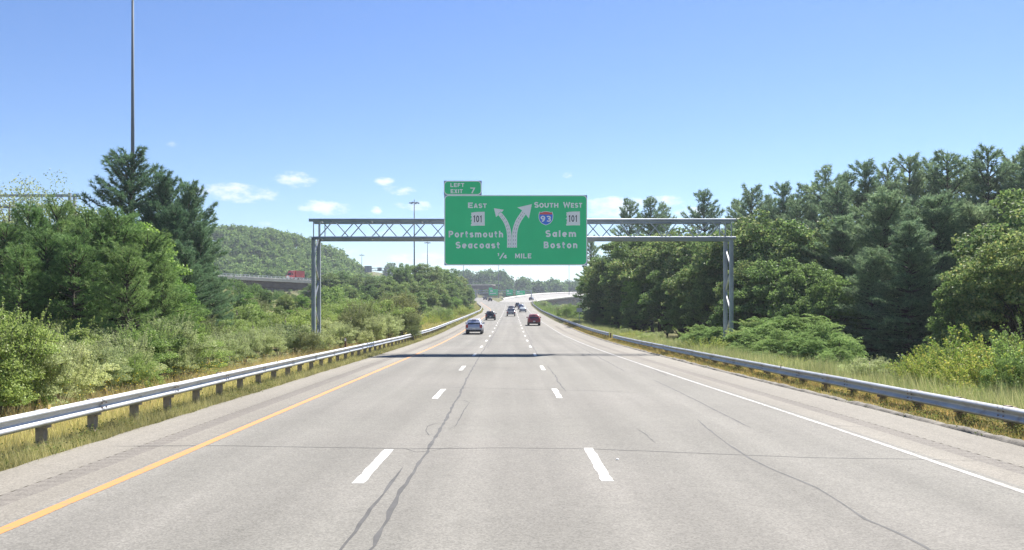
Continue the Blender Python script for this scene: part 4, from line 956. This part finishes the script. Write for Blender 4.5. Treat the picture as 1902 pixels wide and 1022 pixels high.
for px, py, Y, w, k in ((420, 545, 100, 1, 'maple'), (455, 540, 95, 1, 'bright_tree'), (490, 536, 112, .8, 'oak'), (530, 545, 108, .9, 'maple'), (560, 545, 130, 1, 'bright_tree'), (470, 565, 82, 1, 'bright_tree'), (520, 565, 86, 1, 'maple'), (555, 568, 84, 1, 'bright_tree'), (430, 575, 76, 1, 'oak'), (385, 560, 80, 1, 'maple'), (590, 550, 120, 1, 'maple'), (545, 545, 160, 1, 'oak'), (500, 540, 150, 1, 'maple'), (440, 548, 150, 1, 'oak')):
    growp(k, px, py, Y, w, *L_MT)
L_MG = ('leafy tree of the thick belt behind the gantry column and light masts', 'leafy belt behind the gantry')
for px, py, Y, w, k in ((610, 505, 215, 1.1, 'maple'), (635, 500, 225, 1.1, 'oak'), (660, 508, 220, 1.1, 'maple'), (690, 512, 215, 1.1, 'maple'), (718, 508, 220, 1.0, 'oak'), (620, 530, 165, 1, 'bright_tree'), (650, 530, 170, 1, 'maple'), (685, 525, 180, 1, 'oak'), (715, 525, 175, 1, 'maple'), (740, 520, 185, 1, 'oak'), (600, 555, 125, 1, 'bright_tree'), (640, 548, 130, 1, 'maple'), (680, 545, 140, 1, 'oak'), (720, 540, 150, 1, 'maple'), (580, 525, 200, 1, 'oak')):
    growp(k, px, py, Y, w, *L_MG)
for px, py, Y, w, k, lb in ((735, 491, 225, .6, 'oak', 'small rounded tree standing clear on the skyline beside the grey sign backs'), (751, 484, 228, .62, 'oak', 'narrow tree on the skyline touching the tall lamp-ring mast')):
    growp(k, px, py, Y, w, lb)
L_RW = ('dark leafy tree in the wood that closes on the branch road', 'wood beside the branch road')
for px, py, Y, w, k in ((772, 486, 235, 1, 'oak'), (792, 487, 238, 1, 'maple'), (812, 490, 242, 1, 'oak'), (830, 494, 250, 1, 'oak'), (846, 505, 258, 1, 'maple'), (858, 518, 268, 1, 'oak'), (867, 530, 280, 1, 'oak'), (874, 540, 300, .9, 'maple'), (762, 515, 195, 1, 'maple'), (785, 515, 200, 1, 'oak'), (810, 518, 205, 1, 'maple'), (832, 522, 215, 1, 'oak'), (850, 532, 230, 1, 'maple'), (776, 540, 165, 1, 'oak'), (800, 540, 172, 1, 'maple'), (825, 543, 180, .9, 'oak'), (845, 548, 195, .9, 'bright_tree'), (862, 548, 225, .9, 'oak'), (758, 540, 150, 1, 'maple')):
    growp(k, px, py, Y, w, *L_RW)

# shrubs along the left verge
GRP_S = 'shrubs behind the sunlit guardrail'
L_S = {'willow_bush': 'pale grey-green willow shrub behind the sunlit guardrail', 'bush': 'bright green leafy shrub behind the sunlit guardrail', 'dull_bush': 'dull olive brushy shrub behind the sunlit guardrail'}
for px, py, Y, w, k in ((0, 566, 20.5, .85, 'bush'), (58, 604, 21.5, .85, 'willow_bush'), (-50, 560, 20, 1.0, 'bush'), (108, 632, 23, 1.0, 'willow_bush'), (150, 628, 26, 1.1, 'willow_bush'), (195, 640, 26, .9, 'willow_bush'), (232, 622, 28, 1.0, 'willow_bush'),
                        (280, 588, 31, .9, 'bush'), (318, 584, 32, .85, 'willow_bush'), (350, 600, 33, .9, 'bush'), (385, 618, 36, 1.0, 'willow_bush'), (425, 615, 40, 1.1, 'willow_bush'), (455, 612, 42, 1, 'willow_bush'), (490, 606, 47, 1.1, 'willow_bush'),
                        (520, 600, 50, 1.1, 'willow_bush'), (548, 598, 54, 1.1, 'willow_bush'), (572, 612, 50, 1.0, 'dull_bush'), (606, 590, 60, 1.2, 'willow_bush'), (632, 596, 58, 1.1, 'willow_bush'), (600, 615, 53, 1, 'willow_bush'),
                        (668, 555, 68, .9, 'dull_bush'), (652, 575, 66, .9, 'dull_bush'), (700, 552, 76, 1.1, 'bush'), (694, 585, 66, 1.0, 'willow_bush'), (722, 580, 70, 1.0, 'willow_bush'), (742, 540, 84, 1, 'dull_bush'), (748, 570, 76, 1, 'dull_bush'), (764, 578, 75, .8, 'dull_bush'), (768, 602, 72, .8, 'dull_bush'),
                        (30, 640, 22, 1, 'bush'), (250, 650, 27, .8, 'bush'), (330, 640, 31, .8, 'willow_bush'), (680, 612, 62, .9, 'willow_bush'), (470, 590, 62, 1.2, 'bush'), (410, 590, 60, 1.2, 'bush'), (530, 575, 72, 1.2, 'bush'), (580, 570, 78, 1.2, 'bush'), (620, 560, 86, 1.2, 'bush'), (660, 550, 95, 1.2, 'bush'), (370, 585, 52, 1.2, 'dull_bush'), (440, 560, 75, 1.3, 'bush')):
    where = ' below the young pines' if px < 260 else ' between the young pines and the overpass' if px < 430 else ' below the overpass' if px < 560 else ' around the gantry column' if px < 640 else ' past the gantry column'
    growp(k, px, py, Y, w, L_S[k] + where, GRP_S)
L_F = ('low yellow-green shrub at the foot of the wood beside the branch road', 'low shrubs at the foot of the wood')
for i in range(30):
    Y = random.uniform(95, 260); x = float(xl(Y)) - random.uniform(3.2, 9); grow(random.choice(('bush', 'bush', 'willow_bush', 'yellow_bush')), x, Y, gz(x, Y) + random.uniform(1.4, 3.2), 1.2, *L_F)
L_BK = ('tall shrub in the second row of the brushy thicket', 'second row of shrubs')
for i in range(34):
    Y = random.uniform(30, 115); x = -16 - random.uniform(0, 14) - .05 * Y; top = min(gz(x, Y) + random.uniform(2, 3.6), CAM_H + (HOR - 548) * Y / FPX)
    grow(random.choice(('bush', 'willow_bush', 'dull_bush', 'bush')), x, Y, top, 1.2, *L_BK)

# wood on the right
L_WP = ('tall feathery white pine standing above the wood behind the gantry', 'white pines of the wood')
for px, py, Y, w in ((1170, 374, 138, .8), (1212, 370, 133, .85), (1232, 385, 140, .8), (1312, 357, 122, .95), (1395, 350, 112, .95), (1368, 372, 118, .9), (1458, 344, 105, .95), (1432, 368, 110, .9), (1530, 318, 97, .9), (1500, 345, 102, .9), (1580, 325, 95, .95), (1612, 304, 92, 1.0), (1648, 315, 95, .95), (1692, 293, 90, .95), (1730, 305, 92, 1), (1760, 288, 87, 1.05), (1800, 300, 90, 1), (1840, 282, 84, 1.05), (1880, 290, 86, 1), (1905, 280, 82, 1), (1950, 290, 84, 1), (1555, 345, 90, 1), (1480, 370, 95, 1)):
    where = 'just beyond the green sign over the truss' if px < 1250 else 'above the end of the gantry truss' if px < 1400 else 'over the wood behind the sumac' if px < 1600 else 'on the high skyline above the big bushy pines' if px < 1780 else 'on the high skyline above the yellowing shrubs'
    growp('pine', px, py, Y, w, ('lone ' if px == 1312 else '') + 'feathery white pine top ' + where, L_WP[1])
L_BP = ('big bushy white pine with foliage down to the shaded floor at the wood edge', 'big pines of the wood edge')
for px, py, Y, w in ((1645, 365, 64, 1.4), (1740, 372, 60, 1.35), (1565, 410, 68, 1.35), (1690, 420, 56, 1.3), (1810, 390, 60, 1.4), (1620, 470, 58, 1.3)):
    growp('bushy_pine', px, py, Y, w * .85, 'big bushy white pine at the wood edge ' + {1645: 'rising straight above the shaded hollow', 1740: 'second behind the yellowing shrubs', 1565: 'next to the maples behind the sumac', 1690: 'lower, standing forward over the hollow', 1810: 'beside the tall maple', 1620: 'lowest, over the sumac end'}[px], L_BP[1])
L_MR = ('leafy tree along the wood edge behind the dull guardrail', 'leafy trees of the wood edge')
for px, py, Y, w, k in ((1122, 470, 126, .9, 'oak'), (1150, 435, 120, .9, 'maple'), (1185, 425, 112, .95, 'oak'), (1225, 420, 106, .95, 'maple'), (1262, 415, 100, 1, 'maple'), (1300, 410, 95, 1, 'maple'), (1340, 420, 90, 1, 'oak'), (1380, 395, 82, 1, 'maple'), (1425, 380, 78, 1, 'maple'), (1470, 400, 74, 1, 'oak'), (1515, 395, 72, .95, 'maple'),
                        (1115, 520, 122, .9, 'maple'), (1150, 510, 112, .9, 'maple'), (1195, 500, 102, .9, 'bright_tree'), (1240, 495, 94, 1, 'oak'), (1290, 480, 86, 1, 'maple'), (1330, 500, 80, 1, 'oak'), (1390, 480, 72, 1, 'maple'), (1440, 470, 68, 1, 'oak'), (1500, 480, 64, 1, 'oak'), (1545, 500, 60, .9, 'oak'),
                        (1880, 375, 50, 1.0, 'maple'), (1840, 450, 46, .9, 'maple'), (1915, 420, 44, 1, 'maple'), (1790, 500, 48, .8, 'oak'), (1930, 330, 58, 1, 'oak'), (1105, 560, 118, .8, 'oak'), (1140, 560, 106, .8, 'oak'), (1180, 555, 98, .8, 'oak'), (1270, 540, 84, .8, 'oak'), (1360, 545, 70, .8, 'oak'), (1460, 560, 60, .8, 'oak')):
    where = 'by the corner of the green sign' if px < 1200 else 'between the green sign and the gantry column' if px < 1352 else 'behind the sumac clump' if px < 1600 else 'above the yellowing shrubs'
    look = {'maple': 'yellow-green maple', 'oak': 'dark round-crowned oak', 'bright_tree': 'bright green small tree'}[k]
    size = 'tall' if py < 440 else 'middling' if py < 515 else 'low'
    growp(k, px, py, Y, w, size + ' ' + look + ' at the wood edge ' + where, L_MR[1])
growp('pine', 1098, 440, 150, .75, 'dark pine reaching a branch out towards the green sign corner')
L_SU = ('drooping-leaved sumac clump around the foot of the gantry column', 'sumac by the gantry')
for px, py, Y, w in ((1310, 608, 62, .9), (1290, 612, 66, .8), (1335, 612, 60, .8), (1395, 604, 53, .9), (1425, 598, 52, .95), (1460, 596, 50, 1.0), (1500, 598, 49, 1.0), (1530, 612, 46, .8), (1445, 620, 46, .8), (1500, 630, 44, .8), (1555, 650, 41, .7)):
    growp('sumac', px, py, Y, w, 'drooping-leaved sumac ' + ('on the sign side of the gantry column' if px < 1350 else 'beside the shaded hollow' if px > 1520 else 'clump crowding past the gantry column'), L_SU[1])
L_VN = ('low leafy clump at the lip of the shaded hollow', 'low clumps at the hollow')
for px, py, Y, w in ((1590, 678, 34, 1.1), (1560, 668, 37, 1.1), (1620, 690, 32, .9)): growp('bush', px, py, Y, w, *L_VN)
L_YB = ('yellow-green sunlit shrub behind the dull guardrail near the big pines', 'yellowing shrubs')
for px, py, Y, w, k in ((1690, 668, 27, .9, 'bush'), (1665, 690, 27, .9, 'bush'), (1740, 640, 26, .8, 'yellow_bush'), (1770, 632, 27, .9, 'bush'), (1805, 620, 26, .9, 'yellow_bush'), (1850, 600, 27, .9, 'yellow_bush'), (1895, 610, 24, .9, 'yellow_bush'), (1930, 600, 24, 1, 'bush'), (1840, 650, 24, .9, 'yellow_bush'), (1880, 660, 23, .8, 'bush'), (1780, 660, 25, .8, 'yellow_bush')):
    growp(k, px, py, Y, w, ('yellowing' if k == 'yellow_bush' else 'fresh green') + ' sunlit shrub behind the dull guardrail ' + ('at the lip of the shaded hollow' if px < 1760 else 'below the wood-edge maples'), L_YB[1])
for i in range(22):
    Y = 22 + 70 * random.random() ** 1.3; x = float(xr(Y)) + random.uniform(1.9, 4.6)
    grow(random.choice(('bush', 'willow_bush', 'willow_bush', 'yellow_bush')), x, Y, gz(x, Y) + random.uniform(.5, 1.15), 1.5, 'low weedy shrub in the tall grass behind the dull guardrail', 'weedy shrubs in the tall grass')
L_RB = ('low shrub behind the farther guardrail along the ramp approach', 'low shrubs by the ramp approach')
for i in range(34):
    Y = random.uniform(100, 330); x = float(xr(Y)) + random.uniform(3, 6 + .05 * Y); grow(random.choice(('bush', 'willow_bush', 'bush', 'dull_bush')), x, Y, gz(x, Y) + random.uniform(1.2, 2.8), 1.2, *L_RB)
for px, py, Y, w, lb in ((1052, 566, 150, 1, 'taller light green shrub beside the small white roadside sign'), (1062, 562, 165, 1, 'pair-mate light green shrub beyond the small white roadside sign')):
    growp('bush', px, py, Y, w, lb)

# ------------------------------------------------------------------ woods that read as one mass
def far_crown(H, nq, size):
    d = unit(rng.normal(size=(nq, 3))); d[:, 2] = np.abs(d[:, 2]) * 1.0 - .25
    env = 1 + .22 * np.sin(3 * np.arctan2(d[:, 1], d[:, 0]) + 4 * d[:, 2])[:, None]
    P = d * rng.uniform(.55, 1.0, (nq, 1)) * env * np.array([[.36 * H, .36 * H, .52 * H]]) + np.array([[0, 0, .5 * H]])
    return leaf_tris(P, size, d)
def forest(name, label, pts, hs, nq, size, mt):
    Vs = []; Fs = []; b = 0; base = [far_crown(10, nq, size) for _ in range(6)]
    for (x, y), h in zip(pts, hs):
        V, F = base[rng.integers(6)]; a = rng.uniform(0, 6.28); c, s = math.cos(a), math.sin(a); k = h / 10; kx = k * rng.uniform(.75, 1.35)
        R = np.array([[c, -s, 0], [s, c, 0], [0, 0, 1]]) * np.array([[kx], [kx], [k]])
        Vs.append(V @ R.T + np.array([[x, y, gz(x, y) - .3]])); Fs.append(F + b); b += len(V)
    tag(link(name, np_mesh(name, np.concatenate(Vs), np.concatenate(Fs), mt)), label, 'woodland', kind='stuff')
def scatter(n, x0, x1, y0, y1): return np.stack([rng.uniform(x0, x1, n), rng.uniform(y0, y1, n)], 1)
P = scatter(950, -250, -70, 395, 535); P = P[(P[:, 0] < -90) | (P[:, 1] < 470)]
forest('hillside_forest', 'dense green woodland covering the hill behind the overpass', P, rng.uniform(8.5, 13, len(P)), 360, .95, LEAF_FAR)
P = np.concatenate([scatter(230, -110, 170, 690, 770), scatter(90, -75, 40, 652, 692)]); forest('distant_forest', 'distant wood closing the view beyond the fork and ramp', P, np.where(P[:, 1] < 692, rng.uniform(8, 12, len(P)), rng.uniform(11, 20, len(P))), 520, 1.0, LEAF_FAR)
P = scatter(300, 24, 90, 60, 280); P = P[P[:, 0] > 18 + .16 * P[:, 1] * 0 + np.where(P[:, 1] < 130, 14 + (130 - P[:, 1]) * .1, 10)]
forest('deep_forest', 'shaded depth of the wood behind its edge trees', P, np.minimum(rng.uniform(10, 17, len(P)), 16), 620, .45, LEAF_FAR)
P = scatter(220, -110, -36, 60, 190); P = P[P[:, 0] < -34 - .02 * P[:, 1]]
hs = [min(rng.uniform(5, 10), max(3, CAM_H + (HOR - (550 if x / y * FPX + VPX > 370 else 450)) * y / FPX - gz(x, y))) for x, y in P]
forest('thicket', 'thicket filling the slope behind the roadside pines', P, hs, 480, .5, LEAF_FAR)
P = scatter(230, -95, -22, 120, 360); P = P[P[:, 0] < -16 - .06 * P[:, 1]]
hs = [min(rng.uniform(6, 11), max(2.5, CAM_H + (HOR - (556 if x / y * FPX + VPX < 600 else 520)) * y / FPX - gz(x, y))) for x, y in P]
forest('valley_forest', 'leafy growth filling the low ground around the overpass piers', P, hs, 460, .55, LEAF_FAR)
P = scatter(70, -14, 60, 395, 560); P = P[(P[:, 0] > 26 + (P[:, 1] - 466) * .3) | ((P[:, 1] > 440) & (P[:, 0] < -10 + (P[:, 1] - 440) * .12) & (P[:, 0] > -10 - (P[:, 1] - 440) * .03))]
forest('gore_brush', 'brush growing between the branch road and the ramp bridge', P, rng.uniform(2, 4.0, len(P)), 200, .8, LEAF_FAR)

# ------------------------------------------------------------------ grass
def patchy(h, x, y): return h * (.75 + .45 * (.5 + .5 * vnoise(x, y, 1.1, 7)) * (1 + .4 * vnoise(x, y, .37, 3)))
def blades(name, label, n, xf, yf, hmin, hmax, w, cols, lean=.55, dens=None, trans=.3):
    """narrow rhombic blades rooted on the ground"""
    y = yf(n); x = xf(y, n); z = ground_z(x, y)
    h = patchy(rng.uniform(hmin, hmax, n) * rng.uniform(.6, 1.1, n), x, y); ww = w * (1 + y / 45.0) * rng.uniform(.6, 1.3, n)
    a = rng.uniform(0, 6.283, n); d = np.stack([np.cos(a), np.sin(a), np.zeros(n)], 1); s = np.stack([-np.sin(a + .6), np.cos(a + .6), np.zeros(n)], 1)
    b = np.stack([x, y, z - .02], 1); le = (h * lean * rng.uniform(.2, 1.2, n))[:, None]; up = np.array([[0, 0, 1.0]])
    tip = b + d * le + up * h[:, None]
    V = np.stack([b - s * ww[:, None] * .45, b + s * ww[:, None] * .45, tip], 1).reshape(-1, 3)
    tag(link(name, np_mesh(name, V, np.arange(3 * n).reshape(-1, 3), leaf_mat(name + '_blades', cols, trans, .6, .04, 0))), label, 'grass', kind='stuff')
def yd(y0, y1, p=1.6): return lambda n: y0 + (y1 - y0) * rng.uniform(0, 1, n) ** p
DRY = [(.20, .16, .075), (.29, .235, .12), (.36, .30, .17)]; GRN = [(.07, .11, .025), (.11, .15, .04), (.17, .20, .07)]; MIXG = [(.12, .125, .05), (.20, .185, .09), (.31, .265, .15)]
RUST = [(.22, .16, .085), (.29, .22, .125), (.35, .28, .16)]
blades('verge_grass', 'short mixed grass under the sunlit guardrail', 110000, lambda y, n: xl(y) + .04 - rng.uniform(0, 1, n) ** 1.3 * 1.6, yd(9, 130), .07, .34, .009, MIXG)
blades('meadow_grass', 'yellow-green grass between the sunlit guardrail and the shrubs', 120000, lambda y, n: xl(y) - 1.0 - rng.uniform(0, 1, n) * 4.6, yd(10, 140), .2, .65, .012, [(.18, .185, .06), (.29, .26, .11), (.40, .35, .18)])
blades('rusty_grass', 'rust brown seeding grass in front of the shrubs', 12000, lambda y, n: xl(y) - 2.1 - rng.uniform(0, 1, n) * 2.6 + .5 * np.sin(y * .35), yd(14, 75), .45, .85, .010, RUST)
blades('dry_grass', 'parched straw grass along the broken kerb', 100000, lambda y, n: xr(y) + .12 + rng.uniform(0, 1, n) ** 1.1 * 1.25, yd(9, 130), .04, .22, .010, [(.26, .18, .08), (.34, .255, .12), (.22, .20, .07), (.13, .15, .04)])
blades('tall_grass', 'tall pale seeding grass behind the dull guardrail', 130000, lambda y, n: xr(y) + 1.25 + rng.uniform(0, 1, n) ** 1.1 * 3.6, yd(14, 150), .25, .85, .011, [(.11, .145, .05), (.17, .185, .08), (.24, .235, .12), (.32, .29, .17)])
blades('bank_grass', 'green bank grass beyond the farther guardrail', 40000, lambda y, n: xr(y) + 1.5 + rng.uniform(0, 1, n) * 20, yd(140, 370, 1.2), .4, 1.2, .02, GRN)
blades('far_verge_grass', 'pale grass beside the branch road guardrail', 26000, lambda y, n: xl(y) - .2 - rng.uniform(0, 1, n) * 6, yd(110, 400, 1.2), .3, .9, .02, [(.14, .15, .05), (.22, .21, .09), (.28, .24, .12)])
def flowers():
    n = 800; y = np.concatenate([rng.normal(31, 1.8, n // 2), rng.normal(24, 2.2, n // 4), rng.normal(37, 3, n - n // 2 - n // 4)]); x = xl(y) - 2.6 - rng.uniform(0, 1, n) * 1.6
    P = np.stack([x, y, ground_z(x, y) + rng.uniform(.5, 1.0, n)], 1); V, F = leaf_cards(P, .034, .026, None, .6)
    tag(link('goldenrod', np_mesh('goldenrod', V, F, leaf_mat('goldenrod_flowers', [(.36, .25, .03), (.48, .35, .05)], .2, .6, .02, 0))), 'yellow goldenrod flowering in front of the shrubs', 'flowers', kind='stuff')
flowers()
def weeds():
    Ps = []
    for _ in range(230):
        y = 12 + 110 * random.random() ** 1.8; x = float(xr(y)) + .1 + random.random() * .9; k = int(random.uniform(30, 110)); r = random.uniform(.06, .16)
        Ps.append(np.array([[x, y, gz(x, y) + .06]]) + rng.normal(size=(k, 3)) * np.array([[r, r * 1.4, .05]]))
    for _ in range(150):
        y = 11 + 80 * random.random() ** 1.8; x = float(xl(y)) - .1 - random.random() * .9; k = int(random.uniform(30, 110)); r = random.uniform(.06, .16)
        Ps.append(np.array([[x, y, gz(x, y) + .08]]) + rng.normal(size=(k, 3)) * np.array([[r, r * 1.4, .07]]))
    V, F = leaf_cards(np.concatenate(Ps), .055, .03, None, .6)
    tag(link('weeds', np_mesh('weeds', V, F, leaf_mat('weed_leaves', [(.055, .075, .022), (.09, .11, .035), (.15, .13, .05)], .3, .6, .03, 0))), 'small weeds rooted along the pavement edges', 'weeds', kind='stuff')
weeds()

# ------------------------------------------------------------------ small roadside things
p = px_at(1076, 576, 118); rs = thing('roadside_sign', 'small white rectangular sign on a thin post behind the farther guardrail', 'road sign', (p.x, 118, gz(p.x, 118)))
zc = p.z - gz(p.x, 118)
MB().box((-.38, -.02, zc - .28), (.38, -.005, zc + .28)).build('panel', mat('faded_white', (.55, .56, .56), .5), rs); MB().box((-.035, 0, -.4), (.035, .06, zc + .25)).build('post', GALV_OLD, rs)
p = px_at(686, 628, 46); dp = thing('marker_post', 'thin brown marker post with white reflector behind the sunlit guardrail', 'marker post', (-9.15, 46, gz(-9.15, 46)))
MB().box((-.05, -.03, -.3), (.05, .03, 1.25)).build('post', mat('brown_post', (.19, .10, .06), .8), dp); MB().box((-.04, -.045, 1.05), (.04, -.031, 1.2)).build('reflector', SIGN_WHITE, dp)
for (px, py, lb) in ((1524, 716, 'white scrap of litter in the dry grass by the kerb'), (1147, 855, 'tiny white scrap lying in the lane beside a dash')):
    x, y = on_road(px, py); V = []; 
    mb = MB(); mb.tube([(-.03, 0, .01), (-.01, .01, .014), (.025, 0, .01)], [.008, .014, .006], 6)
    tag(mb.build('paper_scrap', SIGN_WHITE, None, (x, y, max(gz(x, y), 0 if abs(x) < 9 else -9) + .004)), lb, 'litter')

# ------------------------------------------------------------------ air
hz = bpy.data.materials.new('air'); hz.use_nodes = True; nt = hz.node_tree; nt.nodes.clear()
o_ = nt.nodes.new('ShaderNodeOutputMaterial'); v_ = nt.nodes.new('ShaderNodeVolumePrincipled'); v_.inputs['Density'].default_value = .00024; v_.inputs['Color'].default_value = (.80, .88, 1.0, 1); v_.inputs['Anisotropy'].default_value = .3
nt.links.new(v_.outputs[0], o_.inputs['Volume'])
tag(MB().box((-3100, -310, -12), (3100, 4100, 95)).build('haze', hz), 'thin pale summer air over the valley', 'haze', kind='stuff')
